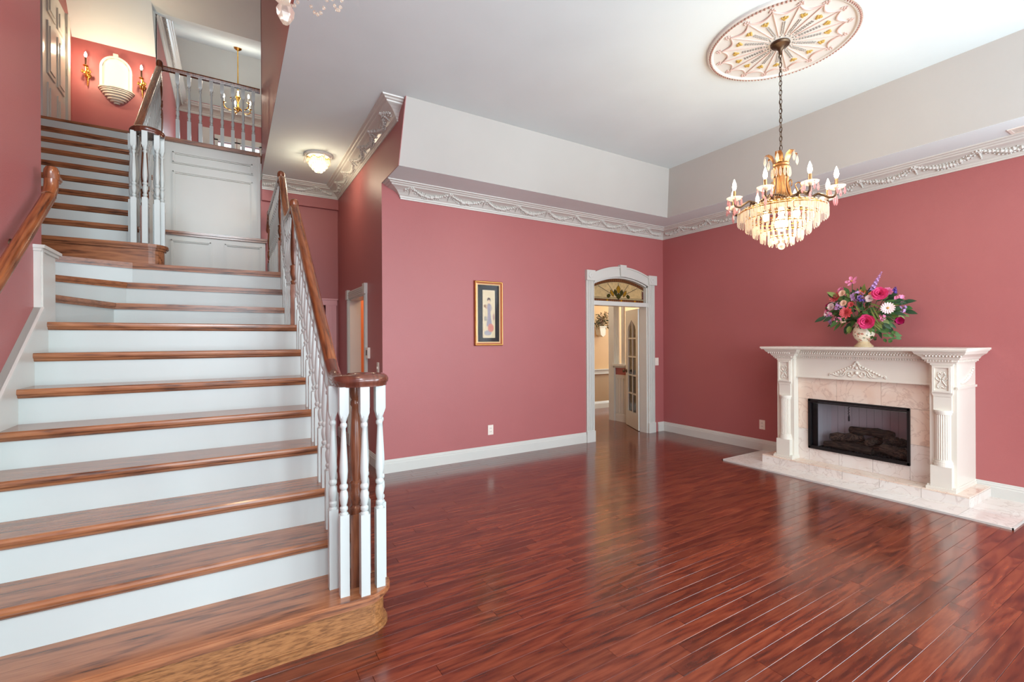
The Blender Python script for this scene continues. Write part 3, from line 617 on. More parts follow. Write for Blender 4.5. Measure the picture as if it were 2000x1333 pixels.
# ---- balusters, newels and rails
TURN = [(.0195, 0), (.0195, .006), (.013, .012), (.019, .022), (.019, .032), (.0125, .040), (.017, .055), (.0205, .078), (.0195, .10), (.0135, .116), (.0195, .126), (.0195, .137), (.013, .146), (.0175, .172), (.0200, .205), (.0185, .25), (.0145, .32), (.0115, .38), (.0105, .408), (.0165, .417), (.0165, .428), (.0115, .436), (.017, .452), (.0195, .466), (.0195, .47)]
_bm = {}
def baluster_mesh(H):
    H = round(H, 2)
    if H not in _bm:
        h = .021; tb = .47; top = .135
        if H < .8: tb = .40; top = .12
        b = max(.12, H-tb-top); k = tb/.47; mb = MB().box(-h, h, -h, h, 0, b)
        mb.lathe([(r, b+z*k) for r, z in TURN], (0, 0, 0), 12)
        mb.add([(-h*.7, -h*.7, b+tb-.012), (h*.7, -h*.7, b+tb-.012), (h*.7, h*.7, b+tb-.012), (-h*.7, h*.7, b+tb-.012), (-h, -h, b+tb+.012), (h, -h, b+tb+.012), (h, h, b+tb+.012), (-h, h, b+tb+.012), (-h, -h, H), (h, -h, H), (h, h, H), (-h, h, H)],
               [(3, 2, 1, 0), (8, 9, 10, 11)]+[(i, (i+1) % 4, 4+(i+1) % 4, 4+i) for i in range(4)]+[(4+i, 4+(i+1) % 4, 8+(i+1) % 4, 8+i) for i in range(4)])
        _bm[H] = mb.mesh('baluster', RISER, True)
    return _bm[H]
def baluster(par, x, y, z0, z1, rot=0):
    o = bpy.data.objects.new('baluster', baluster_mesh(z1-z0)); C.objects.link(o); o.location = (x, y, z0); o.rotation_euler = (0, 0, rot); attach(o, par); return o
def newel(par, x, y, z0, z1, h=.033, base=.34, cap=True, name='newel_post', mat=None):
    T = z1-z0; b = base; L = T-b; S = h/.033; mb = MB()
    mb.box(x-h, x+h, y-h, y+h, z0, z0+b)
    pr = [(.026, 0), (.029, .02), (.031, .03), (.031, .045), (.02, .06), (.025, .085), (.033, .12), (.034, .16), (.03, .20), (.033, .215), (.033, .235), (.02, .25), (.024, .29), (.029, .36), (.031, .44), (.029, .55), (.024, .70), (.019, .82), (.026, .835), (.026, .86), (.02, .875), (.028, .90), (.03, .93), (.03, 1)]
    mb.lathe([(r*S, z0+b+z*L) for r, z in pr], (x, y, 0), 14)
    if cap: mb.lathe([(.030, z1-.09), (.038, z1-.085), (.038, z1-.07), (.034, z1-.06), (.037, z1-.01), (.036, z1+.015), (.028, z1+.033), (.014, z1+.043), (1e-5, z1+.045)], (x, y, 0), 14)
    return mb.build(name, mat or OAKZ, par, True)
RAIL = [(-.024, 0), (.024, 0), (.025, .012), (.032, .020), (.034, .034), (.027, .048), (.013, .058), (-.013, .058), (-.027, .048), (-.034, .034), (-.032, .020), (-.025, .012)]
def smooth_path(pts, sub=5):
    P = [Vector(p) for p in pts]; out = []
    for i in range(len(P)-1):
        p0, p1, p2, p3 = P[max(i-1, 0)], P[i], P[i+1], P[min(i+2, len(P)-1)]
        for j in range(sub):
            t = j/sub; out.append(.5*((2*p1)+(p2-p0)*t+(2*p0-5*p1+4*p2-p3)*t*t+(3*p1-p0-3*p2+p3)*t**3))
    return out+[P[-1]]
def spiral(cx, cy, z, r=.104, a0=165, a1=500):
    return [(cx+(r-.045*max(0, (a-330)/170))*math.cos(math.radians(a)), cy+(r-.045*max(0, (a-330)/170))*math.sin(math.radians(a)), z) for a in range(a0, a1, 12)]
def volute(par, cx, cy, zr, z0, xr, rake, mat):
    pts = rake+spiral(cx, cy, zr)
    MB().sweep(RAIL, pts).build('volute', mat, par, True)
    MB().lathe([(1e-5, zr+.002), (.07, zr+.002), (.075, zr+.02), (.072, zr+.045), (.05, zr+.058), (.03, zr+.062), (1e-5, zr+.064)], (cx, cy, 0), 20).build('volute_eye', mat, par, True)
    for dx, dy in ((-.137, .03), (-.096, -.070), (-.010, -.112), (.074, -.068), (.102, .012), (.045, .095)): baluster(par, cx+dx*(.93 if dx < -.1 else 1), cy+dy, z0, zr+.004)
    newel(par, cx-.026, cy-.003, z0, zr+.01, .031, .36, False)
RX = .455
lr = thing('stair_railing', 'lower stair railing with white turned balusters ending in an oak volute', 'railing', (.55, 2.37, ZK(1)))
zr = lambda y: 1.2+.768*(y-2.55)
volute(lr, .552, 2.37, 1.180, ZK(1), RX, [(RX, 2.645, zr(2.645)), (RX, 2.62, zr(2.62)), (RX, 2.59, zr(2.59)+.002), (RX, 2.545, 1.205), (RX, 2.50, 1.187), (RX, 2.45, 1.181), (RX-.003, 2.42, 1.180)], OAKD)
MB().sweep(RAIL, [(RX, 2.63, zr(2.63)), (RX, 4.22, zr(4.22))]).build('handrail', OAKY, lr, True)
for k in range(2, 9):
    for dy in (.035, .158):
        y = YK[k]+dy
        if y < 4.15: baluster(lr, RX, y, ZK(k), zr(y)+.01)
newel(lr, RX, 4.235, ZK(8), 2.545)
mid = [(RX, 4.235, 2.485), (RX, 4.45, 2.485), (RX, 4.70, 2.50), (RX, 4.80, 2.55), (RX, 5.0, 2.73), (RX, 5.22, 2.97), (RX, 5.30, 3.045), (RX, 5.37, 3.07)]
mp_ = smooth_path(mid); MB().sweep(RAIL, mp_).build('handrail', OAKY, lr, True)
def zmid(y):
    for a, b in zip(mp_, mp_[1:]):
        if a.y <= y <= b.y: return a.z+(b.z-a.z)*(y-a.y)/(b.y-a.y)
    return 3.07
for y in (4.36, 4.48, 4.60, 4.72, 4.84): baluster(lr, RX, y, ZK(8), zmid(y)+.008)
for y in (4.96, 5.05): baluster(lr, RX, y, ZK(9), zmid(y)+.008)
for y in (5.14, 5.215): baluster(lr, RX, y, ZK(10), zmid(y)+.008)
newel(lr, RX, 5.37, ZK(11), 3.135)
gl = thing('landing_railing', 'level landing railing of white balusters between two dark newel posts', 'railing', (RX, 6.9, ZK(11)))
MB().sweep(RAIL, [(RX, 5.40, 3.075), (RX, 6.95, 3.075)]).build('handrail', OAKY, gl, True)
for i in range(13): baluster(gl, RX, 5.49+i*.115, ZK(11), 3.08)
newel(gl, RX, 6.98, ZK(11), 3.12)
MB().sweep(RAIL, [(RX, 7.0, 3.05), (RX, 7.1, 2.99), (RX, 7.215, 2.90)]).build('handrail_end', OAKY, gl, True)
ur = thing('upper_stair_railing', 'upper stair railing with oak volute above the rounded landing step', 'railing', (-.64, 5.44, ZK(12)))
RU = -.757; zu = lambda y: 3.335+.865*(y-5.56)
volute(ur, -.65, 5.43, 3.31, ZK(12), RU, [(RU, 5.66, zu(5.66)), (RU, 5.635, zu(5.635)), (RU, 5.61, zu(5.61)+.003), (RU, 5.565, 3.345), (RU, 5.52, 3.322), (RU, 5.47, 3.312), (RU-.001, 5.45, 3.31)], OAKD)
MB().sweep(RAIL, [(RU, 5.65, zu(5.65)), (RU, 7.27, zu(7.27))]).build('handrail', OAKY, ur, True)
for k in range(13, 21):
    for dy in (.04, .155):
        y = YU[k]+dy; baluster(ur, RU, y, ZK(k), zu(y)+.01)
newel(ur, -.757, 7.315, ZK(20), 4.93, base=.49)
gr = thing('gallery_railing', 'upstairs gallery railing above the white panelled wall', 'railing', (-.2, 7.38, 4.02))
MB().sweep(RAIL, [(-.74, 7.38, 4.885), (.365, 7.38, 4.885)]).build('handrail', OAKY, gr, True)
for i in range(8): baluster(gr, -.577+i*.1225, 7.38, 4.02, 4.89)
# wall handrail
wr = thing('wall_handrail', 'oak handrail fixed along the rose wall beside the lower stairs', 'handrail', (-1.0, 3.0, 1.6))
zw = lambda y: 2.275+.80*(y-3.80)
pts = smooth_path([(-.925, 1.9, zw(1.9)), (-.925, 2.8, zw(2.8)), (-.925, 3.70, zw(3.70)), (-.925, 3.79, zw(3.79)+.01), (-.925, 3.835, 2.34), (-.925, 3.845, 2.43)], 5)
RND = [(a*.95, b*.95) for a, b in [(-.022, -.03), (.022, -.03), (.026, -.018), (.034, -.008), (.034, .01), (.026, .024), (.012, .032), (-.012, .032), (-.026, .024), (-.034, .01), (-.034, -.008), (-.026, -.018)]]
MB().sweep(RND, pts, (0, -.5, 1)).build('handrail', OAKY, wr, True)
MB().lathe([(.036, 2.39), (.038, 2.42), (.036, 2.445), (.026, 2.465), (1e-5, 2.472)], (-.925, 3.845, 0), 12).build('rail_end', OAKY, wr, True)
MB().sweep([(a*.8, b*.8) for a, b in RND], [(-.925, 3.84, 2.415), (-.925, 3.95, 2.415)]).build('rail_return', OAKY, wr, True)
MB().tube(smooth_path([(-1.01, 3.52, 1.93), (-.96, 3.52, 1.93), (-.925, 3.52, 2.02)]), .008, 8).lathe([(.03, 0), (.03, .006), (.012, .012)], (-1.01, 3.52, 1.93), 12, (1, 0, 0)).build('bracket', BRONZE, wr, True)

# ================================================================== FIREPLACE
fp = thing('fireplace', 'cream carved mantel fireplace with pink marble surround', 'fireplace', (5.4, 2.135, .1))
FY0, FY1 = 1.388, 2.884
PIL = ((FY0, 1.565), (2.705, FY1))
for i, (a, b) in enumerate(PIL):
    yc = (a+b)/2
    pb = B(5.215, XF, a, b, .1, 1.2).build('pilaster', CREAM, fp)
    MB().box(5.19, 5.22, yc-.07, yc+.07, .925, 1.168).pX([(yc-.07, .925), (yc+.07, .925), (yc+.06, .9), (yc-.06, .9)], 5.195, 5.22).box(5.183, 5.22, yc-.076, yc+.076, 1.168, 1.185).build('capital_block', CREAM, pb)
    fr = MB()
    for y0, y1, z0, z1 in ((yc-.062, yc+.062, 1.145, 1.16), (yc-.062, yc+.062, .935, .95), (yc-.062, yc-.047, .95, 1.145), (yc+.047, yc+.062, .95, 1.145)): fr.box(5.178, 5.192, y0, y1, z0, z1)
    fr.build('block_frame', CREAM, pb)
    orn = MB()
    for sg_ in (-1, 1):
        orn.tube(smooth_path([(5.188, yc, .985), (5.186, yc+sg_*.018, .972), (5.186, yc+sg_*.03, .99), (5.186, yc+sg_*.012, 1.02), (5.186, yc+sg_*.006, 1.05), (5.186, yc+sg_*.024, 1.08), (5.186, yc+sg_*.016, 1.105), (5.186, yc, 1.09)], 4), .0045, 6)
        orn.tube(smooth_path([(5.186, yc+sg_*.01, 1.03), (5.186, yc+sg_*.032, 1.045), (5.186, yc+sg_*.036, 1.06)], 3), .004, 6)
    orn.build('scroll_ornament', CREAM, pb, True)
    MB().box(5.2, 5.22, yc-.06, yc+.06, .78, .9).build('neck', CREAM, pb)
    col = MB(); flute = []
    for k in range(49):
        t = PI*k/48; r = .054-(.006*abs(math.sin(t*12)) if .18 < t < PI-.18 else 0); flute.append((5.222-r*math.sin(t), yc-r*math.cos(t)))
    col.px(flute, .36, .75); col.build('fluted_column', CREAM, pb)
    for grp in (((.06, .75, .765), (.066, .765, .782), (.058, .745, .752)), ((.06, .345, .36), (.066, .325, .345), (.07, .305, .325))):
        cp = MB()
        for r, z0, z1 in grp: cp.px([(5.225-r*math.sin(PI*k/16), yc-r*math.cos(PI*k/16)) for k in range(17)], z0, z1)
        cp.build('column_ring', CREAM, pb)
    MB().box(5.158, 5.22, yc-.07, yc+.07, .125, .305).box(5.15, XF, a-.01, b+.01, .1, .125).box(5.165, XF, a-.005, b+.005, .125, .14).build('plinth', CREAM, pb)
# side panel trim on the exposed side
sp = MB().box(5.20, XF, FY0-.012, FY0, .965, .985); sp.build('side_moulding', CREAM, fp)
sw = MB()
for k in range(11): t = k/10; sw.ball((5.62-.30*t, FY0-.004, 1.135-.12*t-.03*math.sin(PI*t)), .011+.006*math.sin(PI*t), 6, 4)
sw.build('side_swag', CREAM, fp, True)
MB().box(5.262, XF, 1.56, 2.71, .985, 1.2).box(5.255, 5.27, 1.56, 2.71, .985, 1.0).build('frieze_board', CREAM, fp)
ap_ = MB()
for sg_ in (-1, 1):
    yc = 2.135; Q = lambda u, z: (5.258, yc+sg_*u, z)
    ap_.tube(smooth_path([Q(.225, 1.03), Q(.24, 1.02), Q(.235, 1.04), Q(.205, 1.035), Q(.16, 1.02), Q(.12, 1.035), Q(.10, 1.07), Q(.07, 1.095), Q(.035, 1.1), Q(.02, 1.15)], 4), .006, 6)
    ap_.tube(smooth_path([Q(.02, 1.04), Q(.04, 1.02), Q(.07, 1.03), Q(.07, 1.06), Q(.045, 1.065), Q(.04, 1.045)], 4), .006, 6)
    ap_.tube(smooth_path([Q(.09, 1.06), Q(.10, 1.03), Q(.13, 1.02), Q(.14, 1.045), Q(.12, 1.055)], 4), .005, 6)
    for k in range(9): u = .03+k*.022; ap_.ball(Q(u, 1.13-.0115*k), .010, 6, 4)
    for k in range(3): ap_.ball(Q(.008+k*.008, 1.16-k*.014), .011, 6, 4)
ap_.ball((5.258, 2.135, 1.06), .016, 8, 5).ball((5.258, 2.135, 1.11), .014, 8, 5).ball((5.258, 2.135, 1.165), .012, 8, 5)
ap_.build('carved_applique', CREAM, fp, True)
path = [(XF, FY0, 0, -1), (5.19, FY0, -1, -1), (5.19, 1.565, -1, 1), (5.262, 1.565, -1, 1), (5.262, 2.705, -1, -1), (5.19, 2.705, -1, -1), (5.19, FY1, -1, 1), (XF, FY1, 0, 1)]
MB().stations([(0, 1.183), (.008, 1.183), (.01, 1.195), (.02, 1.198), (.02, 1.212), (.03, 1.215), (.04, 1.235), (.06, 1.252), (.075, 1.262), (.082, 1.275), (.09, 1.292), (0, 1.292)], path).build('mantel_crown', CREAM, fp)
MB().box(5.06, XF, 1.285, 2.99, 1.297, 1.315).box(5.068, XF, 1.293, 2.982, 1.287, 1.298).build('mantel_shelf', CREAM, fp)
dn = MB(); y = 1.40
while y < 2.88:
    x = 5.17 if (y < 1.56 or y > 2.70) else 5.242
    dn.box(x-.009, x+.004, y, y+.011, 1.197, 1.213); y += .0195
x = 5.2
while x < XF-.03: dn.box(x, x+.011, FY0-.029, FY0-.015, 1.197, 1.213); x += .0195
dn.build('dentil_band', CREAM, fp)
lf = MB(); y = 1.34
while y < 2.94:
    x = 5.135 if (y < 1.57 or y > 2.70) else 5.20
    lf.ball((x, y, 1.252), .012, 6, 4, (.8, .7, 1.3)).ball((x-.012, y+.011, 1.262), .010, 6, 4, (.8, .9, .8)); y += .0225
lf.build('leaf_band', CREAM, fp, True)
# marble tiles
B(5.315, 5.36, 1.56, 1.731, .1, .99).build('tile_backing', GROUT, fp); B(5.315, 5.36, 2.594, 2.71, .1, .99).build('tile_backing', GROUT, fp)
B(5.315, 5.36, 1.731, 2.594, .755, .99).build('tile_backing', GROUT, fp); B(5.315, 5.36, 1.731, 2.594, .1, .235).build('tile_backing', GROUT, fp)
OY0, OY1, OZ0, OZ1 = 1.731, 2.594, .235, .755
def tile(y0, y1, z0, z1, mat=MARBLE): B(5.302, 5.318, y0+.0012, y1-.0012, z0+.0012, z1-.0007).build('marble_tile', mat, fp)
for a, b in ((1.565, 1.95), (1.95, 2.33), (2.33, 2.705)): tile(a, b, OZ1, .985)
for a, b in ((.1, .43), (.43, OZ1)): tile(1.565, OY0, a, b, MARBLE2 if a < .3 else MARBLE); tile(OY1, 2.705, a, b, MARBLE2 if a < .3 else MARBLE)
for a, b in ((OY0, 2.02), (2.02, 2.31), (2.31, OY1)): tile(a, b, .1, OZ0, MARBLE2)
# firebox
fr = MB().box(5.285, 5.33, OY0-.004, OY0+.018, OZ0, OZ1).box(5.285, 5.33, OY1-.018, OY1+.004, OZ0, OZ1).box(5.285, 5.33, OY0, OY1, OZ1-.02, OZ1+.004).box(5.285, 5.33, OY0, OY1, OZ0-.004, OZ0+.02)
fr.box(5.28, 5.29, OY0, OY1, OZ0+.024, OZ0+.03).box(5.28, 5.29, OY0, OY1, OZ1-.03, OZ1-.024)
fr.build('firebox_frame', BLACK, fp)
MB().box(5.34, 5.37, OY1-.055, OY1-.015, OZ0, OZ1).build('firebox_frame_side', BLACK, fp)
for k in range(11):
    a = 1.80+k*.0672; B(5.648, 5.66, a+.0015, a+.0657, OZ0, OZ1+.02).build('firebrick', BRICK, fp)
B(5.655, 5.672, 1.74, 2.6, OZ0, OZ1+.03).build('firebox_back', BLACK, fp)
for s0, s1, e0, e1 in ((OY1-.012, OY1+.01, 2.535, 2.555), (OY0-.01, OY0+.012, 1.785, 1.805)):
    for j in range(4):
        t0, t1 = j/4+.004, (j+1)/4-.004; px0, px1 = 5.37+.285*t0, 5.37+.285*t1
        ya, yb_ = s0+(e0-s0)*t0, s0+(e0-s0)*t1
        MB().px([(px0, ya), (px1, yb_), (px1, yb_+.014), (px0, ya+.014)], OZ0, OZ1+.02).build('firebrick', BRICK, fp)
MB().box(5.33, 5.67, 1.72, 2.6, OZ0-.03, OZ0+.002).build('firebox_floor', EMBER, fp); MB().box(5.33, 5.67, 1.72, 2.6, OZ1+.01, OZ1+.03).build('firebox_top', BLACK, fp)
MB().tube([(5.33, OY0, OZ1-.04), (5.33, OY1, OZ1-.04)], .005, 6).build('curtain_rod', STEEL, fp)
hd = MB(); 
for k in range(7): hd.ball((5.325, 2.23+.004*(k % 2), OZ1-.05-k*.013), .006, 6, 4)
hd.lathe([(.006, 0), (.009, .01), (.008, .05), (.004, .055)], (5.325, 2.23, OZ1-.19), 8); hd.build('damper_pull', BLACK, fp, True)
B(5.312, 5.315, OY0+.018, OY1-.018, OZ0+.02, OZ1-.02).build('firebox_glass', SMOKE, fp)
rr = random.Random(11)
LG = [((5.56, 2.46, .286), (5.565, 1.86, .286), .050, 'longest charred gas log lying along the back of the firebox'), ((5.435, 2.50, .278), (5.43, 2.07, .278), .042, 'charred gas log along the front on the side nearer the outlet'),
      ((5.425, 1.79, .288), (5.44, 2.0, .332), .052, 'thick ridged gas log in front by the jamb farther from the outlet'), ((5.43, 2.45, .36), (5.57, 2.20, .376), .044, 'charred gas log slanting back from the front log nearer the outlet'),
      ((5.42, 1.96, .418), (5.575, 1.84, .37), .042, 'short charred gas log crossing above the thick ridged log'), ((5.525, 2.30, .449), (5.53, 1.93, .452), .042, 'topmost charred gas log lying level across the stack'),
      ((5.42, 2.12, .354), (5.58, 2.06, .369), .037, 'short gas log showing its round sawn end in the middle of the stack')]
for a, b, r, lab in LG:
    pts = [Vector(a).lerp(Vector(b), t/8)+Vector((rr.uniform(-.006, .006), 0, rr.uniform(-.006, .006))) for t in range(9)]
    lg = thing('gas_log', lab, 'log', (a[0], a[1], a[2]-r), 'gas logs in the firebox')
    MB().tube(pts, [r*(.82 if t in (0, 8) else rr.uniform(.92, 1.1)) for t in range(9)], 10).build('bark', LOGM, lg, True)
    bd = (pts[1]-pts[0]).normalized(); MB().lathe([(1e-5, .004), (r*.5, .004), (r*.78, .001)], pts[0]-bd*.002, 10, -bd).build('cut_end', LOGM, lg)
eb = MB()
for k in range(150): eb.ball((rr.uniform(5.385, 5.60), rr.uniform(1.83, 2.51), OZ0+.01), rr.uniform(.008, .018), 5, 3)
o = tag(eb.build('embers', EMBER), 'bed of dark lava ember chips under the gas logs', 'embers'); o['kind'] = 'stuff'
# hearth
he = thing('hearth', 'pale marble tiled raised hearth and floor slab before the fireplace', 'hearth', (5.2, 2.15, 0))
B(4.856, XF-.018, 1.0, 3.298, 0, .008).build('mortar_bed', GROUT, he)
ys = [.992, 1.29, 1.60, 1.905, 2.21, 2.515, 2.82, 3.01, 3.305]
for a, b in zip(ys, ys[1:]):
    B(4.85, 5.13, a+.0012, b-.0012, .001, .0135).build('marble_tile', MARBLE2, he)
for a, b in ((.992, 1.29), (3.01, 3.305)):
    B(5.132, 5.40, a+.0012, b-.0012, .001, .0135).build('marble_tile', MARBLE2, he); B(5.402, XF-.018, a+.0012, b-.0012, .001, .0135).build('marble_tile', MARBLE2, he)
B(5.142, XF-.0005, 1.30, 3.0, .01, .092).build('core', GROUT, he)
ys = [1.29, 1.60, 1.905, 2.21, 2.515, 2.82, 3.01]
for a, b in zip(ys, ys[1:]):
    B(5.13, 5.144, a+.0012, b-.0012, .0135, .088).build('marble_tile', MARBLE2, he)
    B(5.13, 5.306, a+.0012, b-.0012, .089, .1005).build('marble_tile', MARBLE, he)
for x0, x1 in ((5.308, 5.50), (5.502, XF-.001)):
    B(x0, x1, 1.29, 1.40, .089, .1005).build('marble_tile', MARBLE, he); B(x0, x1, 2.875, 3.01, .089, .1005).build('marble_tile', MARBLE, he)
for x0, x1 in ((5.145, 5.41), (5.412, XF-.001)):
    B(x0, x1, 1.288, 1.302, .0135, .088).build('marble_tile', MARBLE2, he); B(x0, x1, 2.998, 3.012, .0135, .088).build('marble_tile', MARBLE2, he)
MB().box(4.843, 4.852, .985, 3.312, 0, .015).box(4.843, XF-.02, .985, .993, 0, .015).box(4.843, XF-.02, 3.304, 3.312, 0, .015).build('edge_strip', WHITE, he)

# ================================================================== VASE AND FLOWERS
VX, VY, VZ = 5.40, 2.128, 1.315
VASE = speckle('speckled_vase_glaze', (srgb(232, 220, 196), srgb(238, 230, 212), srgb(190, 120, 100), srgb(130, 140, 110)), 75)
CRK = marble('crackled_cream_glaze', (srgb(214, 196, 160), srgb(200, 178, 138)), srgb(120, 96, 70), 20)
va = thing('vase', 'small footed urn vase with speckled floral glaze on the mantel', 'vase', (VX, VY, VZ))
MB().lathe([(1e-5, VZ), (.078, VZ), (.08, VZ+.012), (.07, VZ+.02), (.05, VZ+.045), (.046, VZ+.055)], (VX, VY, 0), 24).build('foot', CRK, va, True)
MB().lathe([(.046, VZ+.054), (.05, VZ+.06), (.075, VZ+.085), (.09, VZ+.125), (.088, VZ+.17), (.074, VZ+.205), (.066, VZ+.222), (.07, VZ+.238), (.076, VZ+.245), (.068, VZ+.243), (.055, VZ+.20), (1e-5, VZ+.19)], (VX, VY, 0), 24).build('body', VASE, va, True)
def petmat(n, c): return paint(n, srgb(*c), .6)
PET = {'pink': petmat('hot_pink_petal', (226, 70, 128)), 'coral': petmat('coral_petal', (236, 118, 122)), 'white': petmat('blush_white_petal', (246, 226, 226)), 'magenta': petmat('magenta_petal', (170, 20, 92)), 'lilac': petmat('lilac_petal', (190, 148, 200)), 'purple': petmat('purple_petal', (84, 58, 140)), 'cream': petmat('cream_petal', (248, 214, 190)), 'rosy': petmat('rosy_pink_petal', (232, 140, 180)), 'peach': petmat('peach_petal', (244, 150, 100))}
LEAFS = [petmat('dark_green_leaf', (38, 70, 40)), petmat('green_leaf', (70, 110, 52)), petmat('olive_leaf', (112, 128, 60))]
YEL = petmat('flower_centre', (190, 140, 70)); STEM = petmat('green_stem', (60, 92, 48))
bq = thing('flower_bouquet', 'artificial bouquet of pink roses, lilac sprays and greenery in the vase', 'flowers', (VX, VY, VZ+.2))
rf = random.Random(21)
def basis(d):
    d = Vector(d).normalized(); a = d.orthogonal().normalized(); return d, a, d.cross(a)
VPROF = [(.0, .082), (.045, .052), (.056, .050), (.085, .078), (.125, .093), (.17, .091), (.205, .077), (.222, .070), (.245, .079)]
def clear_vase(p):
    p = Vector(p); h = p.z-VZ
    if not 0 <= h <= .252: return p
    r0 = VPROF[-1][1]
    for (h0, q0), (h1, q1) in zip(VPROF, VPROF[1:]):
        if h0 <= h <= h1: r0 = q0+(q1-q0)*(h-h0)/(h1-h0)
    d = Vector((p.x-VX, p.y-VY, 0)); r0 += .004
    if d.length < r0: d = (d if d.length > 1e-4 else Vector((-1, 0, 0))).normalized()*r0; p = Vector((VX+d.x, VY+d.y, p.z))
    return p
def petals(mb, c, d, n, r, tilt, w, curl=.3, ph=0., off=0.):
    d, a, b = basis(d); c = Vector(c)+d*off
    for k in range(n):
        t = ph+2*PI*k/n; o = a*math.cos(t)+b*math.sin(t); sd = d.cross(o); vs = []
        for u, wu in ((.05, .25), (.4, .85), (.75, 1.), (1., .45)):
            h = math.sin(tilt)*u+curl*u*u*math.cos(tilt); rad = math.cos(tilt)*u
            p = c+o*(r*rad)+d*(r*h)
            vs += [p-sd*(w*r*wu), p+d*(-.10*r*wu), p+sd*(w*r*wu)]
        mb.add(vs, [(3*i+j, 3*i+j+1, 3*i+j+4, 3*i+j+3) for i in range(3) for j in range(2)])
U = lambda cx, cy: (VY-(cx-715)*.00066, VZ+(1155-cy)*.00069)
def flower(kind, cx, cy, rr_, col, x=None, d=None):
    y, z = U(cx, cy); r = rr_*.00078; x = x if x is not None else 5.33-.10*rf.random(); c = Vector((x, y, z))
    d = Vector(d) if d else Vector((-1, (y-VY)*1.6, (z-1.66)*1.3+.15)).normalized()
    mb = MB()
    if kind == 'rose':
        for i, (n, k, ti) in enumerate(((5, 1., .15), (5, .88, .55), (4, .7, .9), (4, .48, 1.15), (3, .28, 1.4))): petals(mb, c, d, n, r*k, ti, .55, .25, i*.7, r*.08*i)
    elif kind == 'carn':
        for i in range(6): petals(mb, c, d, 9, r*(1-.13*i), .1+.22*i, .22, .3, i*.4, r*.08*i)
    elif kind == 'daisy':
        petals(mb, c, d, 16, r, .12, .15, .05); petals(mb, c, d, 12, r*.8, .3, .14, .05, .2)
    elif kind == 'tulip':
        for i in range(2): petals(mb, c, d, 3, r*1.3, 1.1, .5, .1, i*1.05)
    elif kind == 'cluster':
        for i in range(16):
            e = Vector((rf.uniform(-1, 1), rf.uniform(-1, 1), rf.uniform(-1, 1))); e = e.normalized()*r*rf.uniform(.5, .95); petals(mb, c+e, (e+d*r*.6), 4, r*.32, .2, .45)
    elif kind == 'orchid': petals(mb, c, d, 5, r, .1, .3, .2, .3); petals(mb, c, d, 3, r*.5, .7, .4, .2)
    mb.v = [tuple(clear_vase(p)) for p in mb.v]
    o = mb.build('blossom', PET[col], bq)
    if kind in ('daisy', 'carn', 'orchid'): MB().ball(c+d*r*.14, r*.2, 8, 5).build('flower_centre', YEL, o, True)
    e = Vector((c.x-VX, c.y-VY, 0)).normalized(); top = Vector((VX, VY, VZ))
    MB().tube([c-d*.01, c.lerp(top+e*.10+Vector((0, 0, .29)), .5), top+e*.095+Vector((0, 0, .285)), top+e*.05+Vector((0, 0, .268)), top+e*.03+Vector((0, 0, .205))], .003, 5).build('stem', STEM, bq)
for a in (('rose', 1010, 430, 85, 'pink', 5.24), ('rose', 850, 800, 92, 'pink', 5.24), ('carn', 610, 665, 80, 'coral', 5.22), ('carn', 410, 425, 75, 'coral', 5.30), ('daisy', 1115, 625, 72, 'white', 5.22), ('tulip', 1205, 800, 65, 'magenta', 5.28),
          ('rose', 310, 560, 55, 'magenta', 5.32), ('orchid', 590, 200, 75, 'rosy', 5.36), ('cluster', 1190, 510, 60, 'rosy', 5.33), ('cluster', 290, 640, 60, 'rosy', 5.33), ('cluster', 715, 430, 75, 'lilac', 5.26), ('cluster', 800, 480, 50, 'purple', 5.22),
          ('cluster', 490, 555, 60, 'lilac', 5.24), ('rose', 515, 375, 45, 'cream', 5.28), ('rose', 570, 525, 42, 'cream', 5.22), ('rose', 370, 560, 50, 'white', 5.27), ('carn', 1060, 395, 55, 'rosy', 5.32), ('cluster', 1215, 640, 48, 'lilac', 5.34),
          ('cluster', 445, 755, 45, 'rosy', 5.28), ('cluster', 1035, 750, 40, 'rosy', 5.26), ('rose', 885, 480, 48, 'white', 5.24), ('rose', 770, 385, 42, 'peach', 5.28), ('carn', 640, 545, 40, 'coral', 5.26), ('carn', 460, 320, 45, 'rosy', 5.34), ('carn', 880, 420, 40, 'peach', 5.3), ('cluster', 510, 780, 32, 'cream', 5.28), ('cluster', 350, 470, 36, 'white', 5.36)):
    flower(*a)
def spike(c0, c1, n, col, x, taper=True):
    (y0, z0), (y1, z1) = U(*c0), U(*c1); mb = MB()
    for i in range(n):
        t = i/(n-1); r = .017*(1-.7*t); c = Vector((x, y0+(y1-y0)*t, z0+(z1-z0)*t))
        for k in range(3): a = i*1.1+k*2.1; e = Vector((math.cos(a), math.sin(a), .2)); petals(mb, c+e*r*.8, e, 4, r, .3, .45)
    mb.build('flower_spike', PET[col], bq)
spike((835, 360), (965, 110), 12, 'lilac', 5.36); spike((260, 690), (320, 850), 10, 'lilac', 5.34); spike((1090, 400), (1110, 330), 5, 'purple', 5.40); spike((255, 650), (230, 760), 6, 'white', 5.33)
